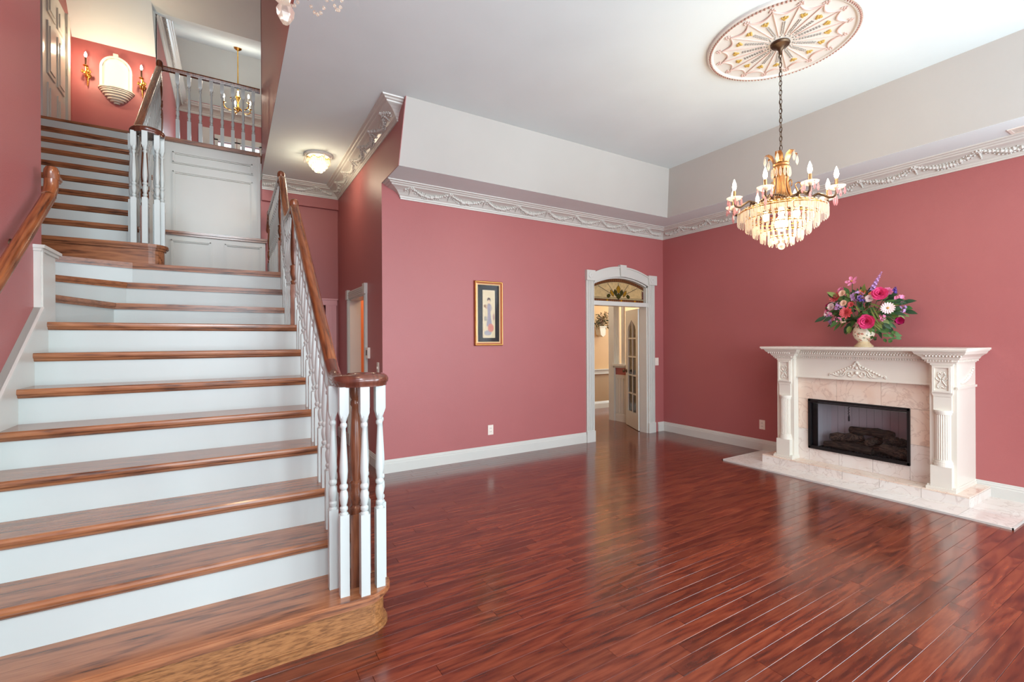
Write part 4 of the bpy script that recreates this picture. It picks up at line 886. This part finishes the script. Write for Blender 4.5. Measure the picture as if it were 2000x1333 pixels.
def leaf(c, d, up, L, w, mat):
    d = Vector(d).normalized(); sd = d.cross(Vector(up)).normalized(); nn = sd.cross(d); c = Vector(c); vs = []
    pushed = lambda q: (clear_vase(q)-q).length > .010
    for _ in range(14):                                   # lift leaves that would lie across the vase mouth
        if not any(pushed(c+d*L*u-nn*(L*.35*u*u)+sd*w*t) for u in (0, .12, .25, .38, .5, .62, .75, .88, 1) for t in (-.8, 0, .8)): break
        c.z += .02
    for u, k in ((0, .12), (.25, .8), (.5, 1), (.75, .7), (1, .06)):
        p = c+d*L*u-nn*(L*.35*u*u); vs += [clear_vase(q) for q in (p-sd*w*k, p+nn*(-.25*w*k), p+sd*w*k)]
    return MB().add(vs, [(3*i+j, 3*i+j+1, 3*i+j+4, 3*i+j+3) for i in range(4) for j in range(2)]).build('leaf', mat, bq, True)
for i in range(190):
    a = rf.uniform(0, 2*PI); rad = rf.uniform(.02, .27) if i < 95 else rf.uniform(.15, .27)
    y = VY+rad*math.cos(a)*1.12; z = 1.67+rad*math.sin(a)*.72; x = rf.uniform(5.26, 5.52)
    d = Vector((rf.uniform(-1, .4), math.cos(a)*1.2, math.sin(a)*1.0-.15)); leaf((x, y, z), d, (-1, 0, .5), rf.uniform(.05, .11), rf.uniform(.012, .026), LEAFS[rf.choice((0, 0, 1, 1, 2))])
for i in range(22):   # trailing ivy at the right of the vase
    y, z = U(rf.uniform(880, 1160), rf.uniform(850, 1080)); leaf((rf.uniform(5.25, 5.4), y, z), (rf.uniform(-.6, .2), rf.uniform(-1, .6), rf.uniform(-1, .2)), (-1, 0, .3), rf.uniform(.03, .06), rf.uniform(.01, .018), LEAFS[rf.choice((0, 1, 1))])
for cx0, cy0, cx1, cy1 in ((900, 560, 1060, 900), (880, 600, 1000, 870), (870, 540, 1060, 610), (700, 560, 760, 660)):
    (y0, z0), (y1, z1) = U(cx0, cy0), U(cx1, cy1); leaf((5.26, y0, z0), (-.04, y1-y0, z1-z0), (-1, 0, .2), math.hypot(y1-y0, z1-z0), .008, LEAFS[2])

# ================================================================== CEILING MEDALLION AND CHANDELIER
CX, CY = 3.515, 1.908
me_ = thing('ceiling_medallion', 'large round plaster ceiling medallion with painted wheat ears', 'medallion', (CX, CY, ZT))
MED = paint('blush_white_plaster', srgb(222, 223, 217), .6); MPINK = paint('dusty_pink_gilding', srgb(216, 188, 178), .6); MGOLD = paint('ochre_wheat_paint', srgb(196, 164, 84), .6); MGREY = paint('grey_leaf_paint', srgb(150, 146, 140), .6); MBRN = paint('brown_rope_paint', srgb(170, 128, 112), .6)
MB().lathe([(1e-5, ZT-.016), (.46, ZT-.014), (.465, ZT-.024), (.475, ZT-.026), (.483, ZT-.018), (.495, ZT-.022), (.505, ZT-.016), (.508, ZT), (1e-5, ZT)], (CX, CY, 0), 72).build('disc', MED, me_, True)
rp = MB()
for k in range(120):
    a = 2*PI*k/120; rp.ball((CX+.482*math.cos(a), CY+.482*math.sin(a), ZT-.024), .0085, 5, 4)
rp.build('rope_edge', MBRN, me_, True)
def mrot(mb, name, mat, k, n=16, off=0.):
    key = name
    if key not in _med: _med[key] = mb().mesh(name, mat, True)
    o = bpy.data.objects.new(name, _med[key]); C.objects.link(o); o.location = (CX, CY, ZT-.016); o.rotation_euler = (0, 0, 2*PI*(k+off)/n); attach(o, me_)
_med = {}
def mk_rib(): return MB().tube([(.1, 0, -.001), (.40, 0, -.001)], .004, 6)
def mk_swag(): return MB().tube([(.405*math.cos(t)-.05*math.sin(PI*(t+.196)/.392)+.0, .405*math.sin(t), -.002) for t in [-.196+.392*i/12 for i in range(13)]], [.003+.004*math.sin(PI*i/12) for i in range(13)], 6)
def mk_ear():
    mb = MB()
    for i in range(8):
        for sg_ in (-1, 1): mb.ball((.125+i*.018, sg_*.007, -.002), .0055, 5, 4, (1.5, .7, .6))
    return mb
def mk_head():
    mb = MB()
    for x, y, r in ((.285, 0, .011), (.298, .010, .010), (.298, -.010, .010), (.31, 0, .010), (.305, .018, .008), (.305, -.018, .008)): mb.ball((x, y, -.002), r, 6, 4, (1.2, .9, .6))
    return mb
def mk_bow():
    mb = MB()
    for x, y in ((.42, 0), (.43, .012), (.43, -.012), (.415, .018), (.415, -.018), (.44, 0)): mb.ball((x, y, -.002), .007, 6, 4, (1.3, 1, .6))
    return mb
def mk_dot(): return MB().ball((.088, 0, -.002), .006, 6, 4).ball((.104, .01, -.002), .005, 6, 4)
for k in range(16):
    mrot(mk_rib, 'radial_rib', MPINK, k); mrot(mk_swag, 'swag', MPINK, k, 16, .5); mrot(mk_ear, 'wheat_leaves', MGREY, k, 16, .5); mrot(mk_head, 'wheat_head', MGOLD, k, 16, .5); mrot(mk_bow, 'bow', MPINK, k)
    mrot(mk_dot, 'inner_bead', MGREY, k, 16, .25)

ch = thing('chandelier', 'large crystal basket chandelier with candle arms hanging from the medallion', 'chandelier', (CX, CY, 2.065))
MB().lathe([(1e-5, 3.555), (.02, 3.56), (.03, 3.575), (.06, 3.588), (.066, 3.6), (.06, 3.612), (1e-5, 3.612)], (CX, CY, 0), 24).lathe([(1e-5, 3.52), (.012, 3.525), (.014, 3.55), (.02, 3.56)], (CX, CY, 0), 12).build('canopy', BRONZE, ch, True)
cn = MB(); z = 3.515; i = 0
while z > 2.80:
    pts = []
    for k in range(13):
        a = 2*PI*k/12; u, v = .010*math.cos(a), .021*math.sin(a); pts.append((CX+(u if i % 2 else 0), CY+(0 if i % 2 else u), z+v))
    cn.tube(pts, .0026, 5, (1, 1, .3)); z -= .0345; i += 1
cn.tube([(CX+.006*math.sin(t*1.3), CY+.006*math.cos(t*1.3), 3.52-t*.036) for t in range(21)], .002, 5)
cn.build('chain', BRONZE, ch, True)
MB().lathe([(1e-5, 2.655), (.05, 2.66), (.058, 2.675), (.05, 2.69), (.056, 2.70), (.048, 2.712), (.03, 2.73), (.018, 2.75), (.012, 2.79), (1e-5, 2.80)], (CX, CY, 0), 20).build('collar', BRASS, ch, True)
def crystal_drop(mb, c, L, r, seg=6):
    mb.lathe([(1e-5, 0), (r*.6, -L*.18), (r, -L*.62), (r*.55, -L*.85), (1e-5, -L)], c, seg)
def prism_drop(mb, c, L, r): mb.lathe([(r*.35, 0), (r, -.006), (r, -L*.82), (1e-5, -L)], c, 4)
for k in range(6):
    a = 2*PI*k/6+.3; o_ = Vector((math.cos(a), math.sin(a), 0)); t_ = Vector((-math.sin(a), math.cos(a), 0)); c0 = Vector((CX, CY, 2.695)); vs = []
    for u, h, w_ in ((.045, 0, .018), (.052, .035, .024), (.066, .065, .026), (.09, .082, .02), (.108, .078, .01), (.112, .07, .003)):
        p = c0+o_*u+Vector((0, 0, h)); vs += [p-t_*w_, p-o_*.004, p+t_*w_]
    MB().add(vs, [(3*i+j, 3*i+j+1, 3*i+j+4, 3*i+j+3) for i in range(5) for j in range(2)]).build('crown_leaf', BRASS, ch, True)
    mb = MB(); crystal_drop(mb, c0+o_*.11+Vector((0, 0, .066)), .07, .010); mb.ball(c0+o_*.11+Vector((0, 0, .07)), .005, 6, 4); mb.build('crystal_drop', CRYSTAL, ch)
dr = MB()
for k in range(14): a = 2*PI*k/14; crystal_drop(dr, (CX+.06*math.cos(a), CY+.06*math.sin(a), 2.675), .075, .009)
dr.build('collar_crystals', CRYSTAL, ch)
MB().lathe([(.03, 2.66), (.032, 2.56), (.034, 2.50), (.05, 2.45), (.09, 2.42), (.13, 2.405), (.13, 2.398), (1e-5, 2.398)], (CX, CY, 0), 24).build('stem_core', BRASS, ch, True)
for k in range(12):
    a = 2*PI*k/12; q = lambda r, z: (CX+r*math.cos(a), CY+r*math.sin(a), z)
    MB().tube(smooth_path([q(.046, 2.665), q(.045, 2.60), q(.048, 2.53), (q(.066, 2.47)), q(.10, 2.43), q(.15, 2.405)], 4), .006, 6).build('stem_rod', BRASS, ch, True)
for k in range(6):
    a = 2*PI*k/6; q = lambda r, z: (CX+r*math.cos(a), CY+r*math.sin(a), z)
    MB().tube(smooth_path([q(.12, 2.42), q(.11, 2.48), q(.09, 2.535), q(.115, 2.55), q(.13, 2.52), q(.12, 2.50)], 4), .0045, 6).build('scroll', BRASS, ch, True)
    mb = MB()
    for j in range(13):
        t = a+.5*PI/6-.9*PI/6+j*(.8*PI/3)/12; mb.ball((CX+.2*math.cos(t), CY+.2*math.sin(t), 2.405+.028*math.sin(PI*j/12)), .011, 6, 4)
    mb.build('garland_arc', BRONZE, ch, True)
mb = MB()
for r, z in ((.2, 2.395), (.265, 2.37), (.29, 2.35), (.235, 2.30), (.185, 2.25), (.135, 2.20), (.08, 2.155)):
    mb.tube([(CX+r*math.cos(2*PI*k/32), CY+r*math.sin(2*PI*k/32), z) for k in range(33)], .004, 5)
mb.build('tier_rings', GOLD, ch, True)
for r, z, L, n in ((.20, 2.39, .06, 30), (.265, 2.368, .06, 44), (.29, 2.348, .085, 48), (.235, 2.298, .085, 40), (.185, 2.248, .08, 32), (.135, 2.198, .075, 24), (.08, 2.153, .06, 14)):
    mb = MB()
    for k in range(n):
        a = 2*PI*(k+.5*(n % 3 == 0))/n; c = (CX+r*math.cos(a), CY+r*math.sin(a), z)
        prism_drop(mb, c, L, .0085); mb.ball((c[0], c[1], z+.008), .0065, 5, 4)
    mb.build('crystal_tier', CRYSTAL, ch)
mb = MB()
for k in range(28):
    a = 2*PI*k/28
    for j in range(5): t = j/5; mb.ball((CX+(.15+.135*t)*math.cos(a), CY+(.15+.135*t)*math.sin(a), 2.40-.045*t*t), .006, 5, 4)
mb.build('bead_strings', CRYSTAL, ch)
MB().ball((CX, CY, 2.092), .026, 8, 6).build('crystal_ball', CRYSTAL, ch)
for k in range(4): a = k*PI/2+.5; MB().lathe([(.012, 0), (.02, -.02), (.022, -.045), (.012, -.07), (1e-5, -.078)], (CX+.1*math.cos(a), CY+.1*math.sin(a), 2.36), 10).build('inner_bulb', SOFTB, ch, True)
MB().ball((CX, CY, 2.26), .045, 12, 8, (1, 1, 1.3)).build('inner_bulb', SOFTB, ch, True)
point('chandelier_inner_light', (CX, CY, 2.19), 5, (1, .8, .52), .05)
for k in range(8):
    a = 2*PI*k/8+.22; q = lambda r, z: (CX+r*math.cos(a), CY+r*math.sin(a), z)
    arm = MB().tube(smooth_path([q(.19, 2.40), q(.23, 2.43), q(.27, 2.41), q(.31, 2.385), (q(.34, 2.40)), q(.345, 2.44)], 4), [.009]*4+[.008]*12+[.007]*5, 8).build('arm', BRONZE, ch, True)
    bx, by, bz = q(.345, 2.44)
    MB().lathe([(.01, -.012), (.03, -.004), (.05, .006), (.056, .016), (.05, .012), (.014, .006)], (bx, by, bz), 10).build('bobeche', CRYSTAL, arm)
    MB().lathe([(.014, 0), (.011, .006), (.010, .07), (.004, .072)], (bx, by, bz), 10).build('candle_sleeve', BRASS, arm, True)
    MB().lathe([(.006, .07), (.013, .085), (.015, .10), (.011, .125), (.004, .145), (1e-5, .155)], (bx, by, bz), 10).build('bulb', BULB, arm, True)
    dp = MB()
    for j in range(5):
        t = 2*PI*j/5+a; crystal_drop(dp, (bx+.048*math.cos(t), by+.048*math.sin(t), bz+.004), .055, .008); dp.ball((bx+.048*math.cos(t), by+.048*math.sin(t), bz+.008), .005, 5, 4)
    crystal_drop(dp, (bx, by, bz-.045), .075, .009); dp.build('crystal_drop', ROSEGL, arm)
    point('chandelier_candle_light', (bx, by, bz+.175), 2.6, (1, .8, .54), .015)

# ---- small flush crystal light in the hall
FX, FYY = .905, 5.92
fl = thing('flush_ceiling_light', 'small round crystal flush light on the hall ceiling', 'ceiling light', (FX, FYY, ZT))
MB().lathe([(1e-5, ZT), (.155, ZT), (.158, ZT-.012), (.145, ZT-.022), (.135, ZT-.018), (.13, ZT-.03), (.1, ZT-.034), (1e-5, ZT-.034)], (FX, FYY, 0), 28).build('ceiling_plate', MED, fl, True)
mb = MB()
for k in range(40): a = 2*PI*k/40; mb.ball((FX+.125*math.cos(a), FYY+.125*math.sin(a), ZT-.06+.012*math.sin(a*8)), .010, 6, 4)
mb.build('gilded_band', GOLD, fl, True)
for r, z, L, n in ((.125, ZT-.06, .05, 34), (.10, ZT-.085, .06, 28), (.07, ZT-.12, .06, 20), (.04, ZT-.155, .05, 12)):
    mb = MB()
    for k in range(n): a = 2*PI*k/n; prism_drop(mb, (FX+r*math.cos(a), FYY+r*math.sin(a), z), L, .0085)
    mb.build('crystal_tier', CRYSTAL, fl)
for k in range(3):
    a = k*2.09+.8; mb = MB(); crystal_drop(mb, (FX+.155*math.cos(a), FYY+.155*math.sin(a), ZT-.03), .08, .011); mb.ball((FX+.155*math.cos(a), FYY+.155*math.sin(a), ZT-.03), .008, 6, 4); mb.build('crystal_drop', CRYSTAL, fl)
MB().ball((FX, FYY, ZT-.105), .04, 12, 8).build('bulb', BULB, fl, True)
point('hall_light', (FX, FYY, ZT-.24), 9, (1, .83, .6), .05)

# ---- foyer chandelier hanging high in the open stairwell, only its lowest crystals in view
GX, GY2 = .235, 1.72
fc = thing('foyer_chandelier', 'crystal foyer chandelier with a heavy teardrop pendant at the ceiling edge', 'chandelier', (GX, GY2, 2.455))
MB().tube([(GX, GY2, 6.75), (GX, GY2, 2.75)], .006, 6).lathe([(1e-5, 2.62), (.03, 2.63), (.045, 2.67), (.025, 2.74), (.012, 2.80)], (GX, GY2, 0), 14).build('stem', GOLD, fc, True)
MB().tube([(GX+.115*math.cos(2*PI*k/28), GY2+.115*math.sin(2*PI*k/28), 2.70) for k in range(29)], .006, 6).build('ring', GOLD, fc, True)
for k in range(4): a = k*PI/2; MB().tube(smooth_path([(GX+.03*math.cos(a), GY2+.03*math.sin(a), 2.67), (GX+.075*math.cos(a), GY2+.075*math.sin(a), 2.66), (GX+.115*math.cos(a), GY2+.115*math.sin(a), 2.70)], 4), .005, 6).build('arm', GOLD, fc, True)
for k in range(8):
    mb = MB()
    for j in range(8):
        t = 2*PI*(k+j/8)/8; mb.ball((GX+.115*math.cos(t), GY2+.115*math.sin(t), 2.69-.085*math.sin(PI*j/8)), .0062, 8, 6)
    o = mb.build('bead_swag', CRYSTAL, fc, True); o['kind'] = 'stuff'
for k in range(6):  # unseen candle tier, added high up to go with the stairwell light
    a = k*PI/3+.3; bx, by = GX+.1*math.cos(a)-.0, GY2+.16*math.sin(a)
    ar = MB().tube(smooth_path([(GX+.02*math.cos(a), GY2+.02*math.sin(a), 3.95), (GX+.1*math.cos(a), GY2+.1*math.sin(a), 3.92), (bx, by, 3.96), (bx, by, 4.0)], 4), .006, 6).build('unseen_candle_arm', GOLD, fc, True)
    MB().lathe([(.011, 4.0), (.011, 4.07), (.004, 4.072)], (bx, by, 0), 8).build('candle_sleeve', WHITE, ar); MB().lathe([(.008, 4.07), (.016, 4.095), (.012, 4.13), (1e-5, 4.16)], (bx, by, 0), 8).build('bulb', BULB, ar, True)
point('foyer_chandelier_light', (GX-.12, GY2, 4.3), 55, (1, .72, .46), .12)  # set above ceiling level so that it warms the stairwell alone
pxx, pyy = .152, 1.66
MB().lathe([(1e-5, 2.60), (.016, 2.59), (.03, 2.56), (.033, 2.535), (.024, 2.505), (.01, 2.492), (1e-5, 2.49)], (pxx-.006, pyy, 0), 7).build('pendant_bead', CRYSTAL, fc)
MB().lathe([(1e-5, 2.505), (.014, 2.50), (.027, 2.475), (.025, 2.455), (.012, 2.432), (1e-5, 2.425)], (pxx+.004, pyy, 0), 6).build('pendant_drop', CRYSTAL, fc)
MB().tube([(pxx, pyy, 2.58), (pxx+.005, pyy+.005, 2.60), (GX-.10, GY2-.05, 2.70)], .002, 5).build('pendant_wire', GOLD, fc)

# ---- upstairs: brass chandelier, sconces, niche
UX, UY = .147, 11.0
uc = thing('brass_chandelier', 'small brass candle chandelier seen through the gallery balusters', 'chandelier', (UX, UY, 6.12))
MB().lathe([(1e-5, 6.1), (.02, 6.11), (.035, 6.15), (.02, 6.2), (.012, 6.3), (.03, 6.36), (.05, 6.4), (.03, 6.45), (.012, 6.5), (.01, 7.4)], (UX, UY, 0), 12).lathe([(.02, 7.36), (.07, 7.40), (.08, 7.46)], (UX, UY, 0), 12).build('stem', GOLD, uc, True)
for k in range(5):
    a = 2*PI*k/5+.5; q = lambda r, z: (UX+r*math.cos(a), UY+r*math.sin(a), z)
    ar = MB().tube(smooth_path([q(.02, 6.2), q(.10, 6.13), q(.2, 6.14), q(.25, 6.2), q(.25, 6.25)], 4), .010, 6).lathe([(.008, 0), (.04, .012), (.012, .02)], q(.25, 6.25), 8).build('arm', GOLD, uc, True)
    MB().lathe([(.012, .02), (.012, .10), (.004, .102)], q(.25, 6.25), 8).build('candle_sleeve', WHITE, ar)
    MB().lathe([(.008, .1), (.018, .125), (.014, .16), (1e-5, .19)], q(.25, 6.25), 8).build('bulb', BULB, ar, True)
point('upstairs_chandelier_light', (UX, UY, 6.55), 26, (1, .88, .72), .1)
for sx_, lab in ((-1.847, 'brass candle sconce between the white door and the niche'), (-1.187, 'brass candle sconce between the niche and the stair railing')):
    sc_ = thing('wall_sconce', lab, 'sconce', (sx_, 9.4, 5.3), 'sconces beside the niche')
    MB().lathe([(.03, 0), (.045, .006), (.04, .02), (.015, .03)], (sx_, 9.4, 5.48), 12, (0, -1, 0)).lathe([(1e-5, -.2), (.008, -.18), (.012, -.1), (.02, -.04), (.02, .06), (.008, .1)], (sx_, 9.375, 5.5), 10).build('backplate', GOLD, sc_, True)
    MB().tube(smooth_path([(sx_, 9.38, 5.48), (sx_, 9.33, 5.42), (sx_, 9.27, 5.45), (sx_, 9.26, 5.55)], 4), .008, 6).lathe([(.008, 0), (.035, .012), (.03, .02), (.012, .02)], (sx_, 9.26, 5.55), 10).build('arm', GOLD, sc_, True)
    mb = MB()
    for j in range(7): a = 2*PI*j/7; mb.lathe([(1e-5, 0), (.012, -.03), (.014, -.05), (1e-5, -.06)], (sx_+.045*math.cos(a), 9.28+.035*math.sin(a), 5.53-.02*(j % 3)), 6)
    mb.build('brass_leaf_drop', GOLD, sc_, True)
    MB().lathe([(.011, 0), (.011, .12), (.004, .122)], (sx_, 9.26, 5.57), 8).build('candle_sleeve', BRONZE, sc_, True)
    MB().lathe([(.008, .12), (.018, .145), (.014, .18), (1e-5, .21)], (sx_, 9.26, 5.57), 8).build('bulb', BULB, sc_, True)
    point('sconce_light', (sx_, 9.0, 5.58), 13, (1, .74, .5), .04)
ni = thing('wall_niche_shelf', 'arched white plaster niche with corbel shelf between two sconces', 'niche', (-1.508, 9.4, 5.12))
NX, NZ, NR = -1.508, 5.64, .195
outer = [(NX-NR, 5.34)]+[(NX-NR*math.cos(PI*i/16), NZ+NR*1.05*math.sin(PI*i/16)) for i in range(17)]+[(NX+NR, 5.34)]
inner = [(NX-NR+.03, 5.34)]+[(NX-(NR-.03)*math.cos(PI*i/16), NZ+(NR-.03)*1.05*math.sin(PI*i/16)) for i in range(17)]+[(NX+NR-.03, 5.34)]
MB().py(outer+inner[::-1], 9.33, 9.4).build('arch_frame', CREAM, ni)
vs, fs = [], []
for j in range(9):
    t = PI*j/8; dx = -math.cos(t)
    for z in (5.34, 5.5, 5.64): vs.append((NX+(NR-.03)*dx, 9.345+.05*math.sin(t), z))
    for k in (1, 2, 3): e = k*PI/6; vs.append((NX+(NR-.03)*dx*math.cos(e), 9.345+.05*math.sin(t)*math.cos(e), 5.64+(NR-.03)*1.05*math.sin(e)))
fs = [(j*6+i, j*6+i+1, (j+1)*6+i+1, (j+1)*6+i) for j in range(8) for i in range(5)]
MB().add(vs, fs).build('concave_back', CREAM, ni, True)
MB().box(NX-.03, NX+.03, 9.31, 9.4, 5.835, 5.875).build('keystone', CREAM, ni)
half = lambda r: [(NX-r*math.cos(PI*k/14), 9.4-r*.75*math.sin(PI*k/14)) for k in range(15)]
MB().px(half(.225), 5.325, 5.345).px(half(.21), 5.305, 5.325).build('shelf', CREAM, ni)
cb = MB()
for r, z0, z1 in ((.195, 5.28, 5.305), (.175, 5.25, 5.28), (.15, 5.215, 5.25), (.12, 5.18, 5.215), (.085, 5.15, 5.18), (.04, 5.125, 5.15)): cb.px(half(r), z0, z1)
cb.build('corbel', CREAM, ni)

# ================================================================== SMALL WALL THINGS
pc = thing('framed_picture', 'tall gilt framed print of a lady in a long dress with black mat', 'picture', (2.63, YP, 1.337))
PX0, PX1, PZ0, PZ1 = 2.439, 2.822, 1.337, 2.106
FRM = metal('antique_copper_gilt', srgb(190, 128, 92), .38)
fr = MB()
def mitre(mb, x0, x1, z0, z1, prof):
    cs = [(x0, z0, 1, 1), (x1, z0, -1, 1), (x1, z1, -1, -1), (x0, z1, 1, -1), (x0, z0, 1, 1)]; n = len(prof)
    vs = [(x+dx*a, YP-b, z+dz*a) for x, z, dx, dz in cs for a, b in prof]
    mb.add(vs, [(i*n+j, i*n+(j+1) % n, (i+1)*n+(j+1) % n, (i+1)*n+j) for i in range(4) for j in range(n)])
mitre(fr, PX0, PX1, PZ0, PZ1, [(0, 0), (0, .02), (.008, .032), (.016, .03), (.022, .022), (.034, .024), (.036, .012), (.036, 0)]); fr.build('frame', FRM, pc)
mb = MB(); z = PZ0+.02
while z < PZ1-.015:
    for x in (PX0+.011, PX1-.011): mb.ball((x, YP-.03, z), .006, 5, 4)
    z += .017
x = PX0+.02
while x < PX1-.015:
    for z in (PZ0+.011, PZ1-.011): mb.ball((x, YP-.03, z), .006, 5, 4)
    x += .017
mb.build('beading', GOLD, pc, True)
mb = MB(); mitre(mb, PX0+.035, PX1-.035, PZ0+.035, PZ1-.035, [(0, 0), (0, .018), (.006, .02), (.012, .014), (.012, 0)]); mb.build('liner', paint('pale_gilt_liner', srgb(236, 206, 160), .4), pc)
B(PX0+.04, PX1-.04, YP-.009, YP-.002, PZ0+.04, PZ1-.04).build('mat_board', BLACKM, pc)
pr_ = B(2.552, 2.719, YP-.0105, YP-.008, 1.43, 2.0).build('print', paint('aged_cream_paper', srgb(214, 198, 162), .8), pc)
def flat(poly, col, name, y=.0112): MB().py(poly, YP-y, YP-.0104).build(name, paint(name+'_ink', srgb(*col), .8), pr_)
ell = lambda cx, cz, a, b, n=14: [(cx+a*math.cos(2*PI*k/n), cz+b*math.sin(2*PI*k/n)) for k in range(n)]
flat([(2.625, 1.84), (2.65, 1.84), (2.662, 1.80), (2.655, 1.74), (2.665, 1.66), (2.68, 1.57), (2.60, 1.57), (2.615, 1.66), (2.62, 1.74), (2.612, 1.80)], (150, 140, 150), 'dress'); flat(ell(2.636, 1.885, .024, .026), (62, 44, 34), 'hair'); flat(ell(2.636, 1.872, .014, .017), (222, 190, 160), 'face', .0116)
flat([(2.628, 1.84), (2.645, 1.84), (2.643, 1.86), (2.630, 1.86)], (222, 190, 160), 'neck'); flat([(2.612, 1.83), (2.60, 1.79), (2.585, 1.81), (2.58, 1.80), (2.60, 1.77), (2.62, 1.80)], (190, 150, 124), 'arm'); flat([(2.66, 1.83), (2.678, 1.79), (2.668, 1.75), (2.66, 1.76), (2.668, 1.79), (2.652, 1.82)], (160, 140, 140), 'sleeve'); flat(ell(2.583, 1.81, .014, .02), (150, 110, 66), 'fan')
flat(ell(2.66, 1.55, .04, .05), (196, 120, 100), 'flower_mass', .0120); flat(ell(2.59, 1.66, .02, .03), (150, 140, 118), 'foliage'); flat(ell(2.70, 1.68, .014, .04), (160, 120, 104), 'foliage_b'); flat(ell(2.62, 1.49, .05, .03), (160, 156, 160), 'ground', .0116)
B(PX0+.04, PX1-.04, YP-.0165, YP-.0155, PZ0+.04, PZ1-.04).build('glass', PICGL, pc)
def plate(name, label, cat, pos, nrm, kind, group=None):
    t = thing(name, label, cat, pos); x, y, z = pos
    def bx_(u0, u1, z0, z1, d0, d1):
        if nrm[1] != 0: return B(x+u0, x+u1, y+min(nrm[1]*d0, nrm[1]*d1), y+max(nrm[1]*d0, nrm[1]*d1), z+z0, z+z1)
        return B(x+min(nrm[0]*d0, nrm[0]*d1), x+max(nrm[0]*d0, nrm[0]*d1), y+u0, y+u1, z+z0, z+z1)
    bx_(-.036, .036, -.058, .058, 0, .006).build('cover_plate', PLATE, t)
    if kind == 'outlet':
        for zc in (-.02, .02):
            s = bx_(-.016, .016, zc-.014, zc+.014, .006, .009).build('socket', PLATE, t)
            bx_(-.008, -.005, zc-.004, zc+.006, .0088, .0095).build('slot', DARKSLOT, s); bx_(.005, .008, zc-.004, zc+.006, .0088, .0095).build('slot', DARKSLOT, s)
    else:
        bx_(-.006, .006, -.012, .012, .006, .016).build('toggle', PLATE, t)
    return t
plate('wall_outlet', 'ivory electrical outlet low on the wall under the framed picture', 'outlet', (2.654, YP, .328), (0, -1), 'outlet')
plate('wall_outlet', 'ivory electrical outlet beside the fireplace', 'outlet', (XF, 3.331, .326), (-1, 0), 'outlet')
plate('wall_outlet', 'cream outlet on the taupe wall beyond the doorway', 'outlet', (6.27, 7.18, .36), (0, -1), 'outlet')
plate('light_switch', 'ivory light switch between the arched doorway casing and the wall corner', 'switch', (5.535, YP, 1.065), (0, -1), 'switch')
plate('light_switch', 'light switch on the shaded hall wall above the volute', 'switch', (X0, 5.05, 1.11), (-1, 0), 'switch')
th = thing('thermostat', 'white wall thermostat beside the hall opening', 'thermostat', (X0, 5.44, 1.26))
MB().box(X0-.025, X0, 5.385, 5.49, 1.20, 1.325).box(X0-.028, X0-.02, 5.39, 5.485, 1.205, 1.32).build('housing', PLATE, th); B(X0-.030, X0-.027, 5.41, 5.465, 1.235, 1.295).build('display', LCD, th)
av = thing('air_vent', 'ceiling air vent grille in the soffit above the fireplace wall', 'vent', (5.40, 1.0, ZS))
MB().box(5.33, 5.47, .80, .82, ZS-.008, ZS).box(5.33, 5.47, 1.09, 1.11, ZS-.008, ZS).box(5.33, 5.345, .82, 1.09, ZS-.008, ZS).box(5.455, 5.47, .82, 1.09, ZS-.008, ZS).build('frame', PLATE, av)
B(5.345, 5.455, .82, 1.09, ZS-.001, ZS).build('duct_shade_plate', DARKSLOT, av)  # flush dark plate standing for the shade inside the vent
for k in range(7): MB().pX([(.82, ZS-.006), (1.09, ZS-.006), (1.09, ZS-.004), (.82, ZS-.004)], 5.350+k*.015, 5.357+k*.015).build('louvre', PLATE, av)
# wall pocket with dried greenery beyond the doorway
wpk = thing('wall_planter', 'cream wall pocket with dried greenery on the tan wall', 'planter', (6.42, 7.12, 1.48))
MB().py([(6.35, 1.66), (6.52, 1.66), (6.50, 1.50), (6.44, 1.46), (6.38, 1.50)], 7.05, 7.19).box(6.34, 6.53, 7.04, 7.19, 1.655, 1.675).build('pocket', CREAM, wpk)
DRY = [petmat('dried_olive_leaf', (96, 92, 52)), petmat('dried_brown_leaf', (120, 88, 54)), petmat('dusty_green_leaf', (70, 84, 52))]
for i in range(46):
    a = rf.uniform(-.2, PI*1.05); L = rf.uniform(.12, .3); 
    d = Vector((math.cos(a)*1.1+.25, -.35*rf.random(), math.sin(a)*.9-.1)).normalized(); c = Vector((6.43+rf.uniform(-.05, .05), 7.08, 1.68)); vs = []; sd = d.cross(Vector((0, -1, .2))).normalized()
    mb = MB().tube([c, c+d*L*.5+Vector((0, 0, .01)), c+d*L-Vector((0, 0, .03*L))], .0025, 4)
    for j in range(5):
        p = c+d*L*(.3+.16*j); e = (sd*(1 if j % 2 else -1)+d*.7).normalized()
        mb.add([p, p+e*.03+Vector((0, -.008, .01)), p+e*.06, p+e*.03+Vector((0, .008, -.012))], [(0, 1, 2, 3)])
    mb.build('dried_sprig', DRY[rf.choice((0, 1, 2))], wpk)
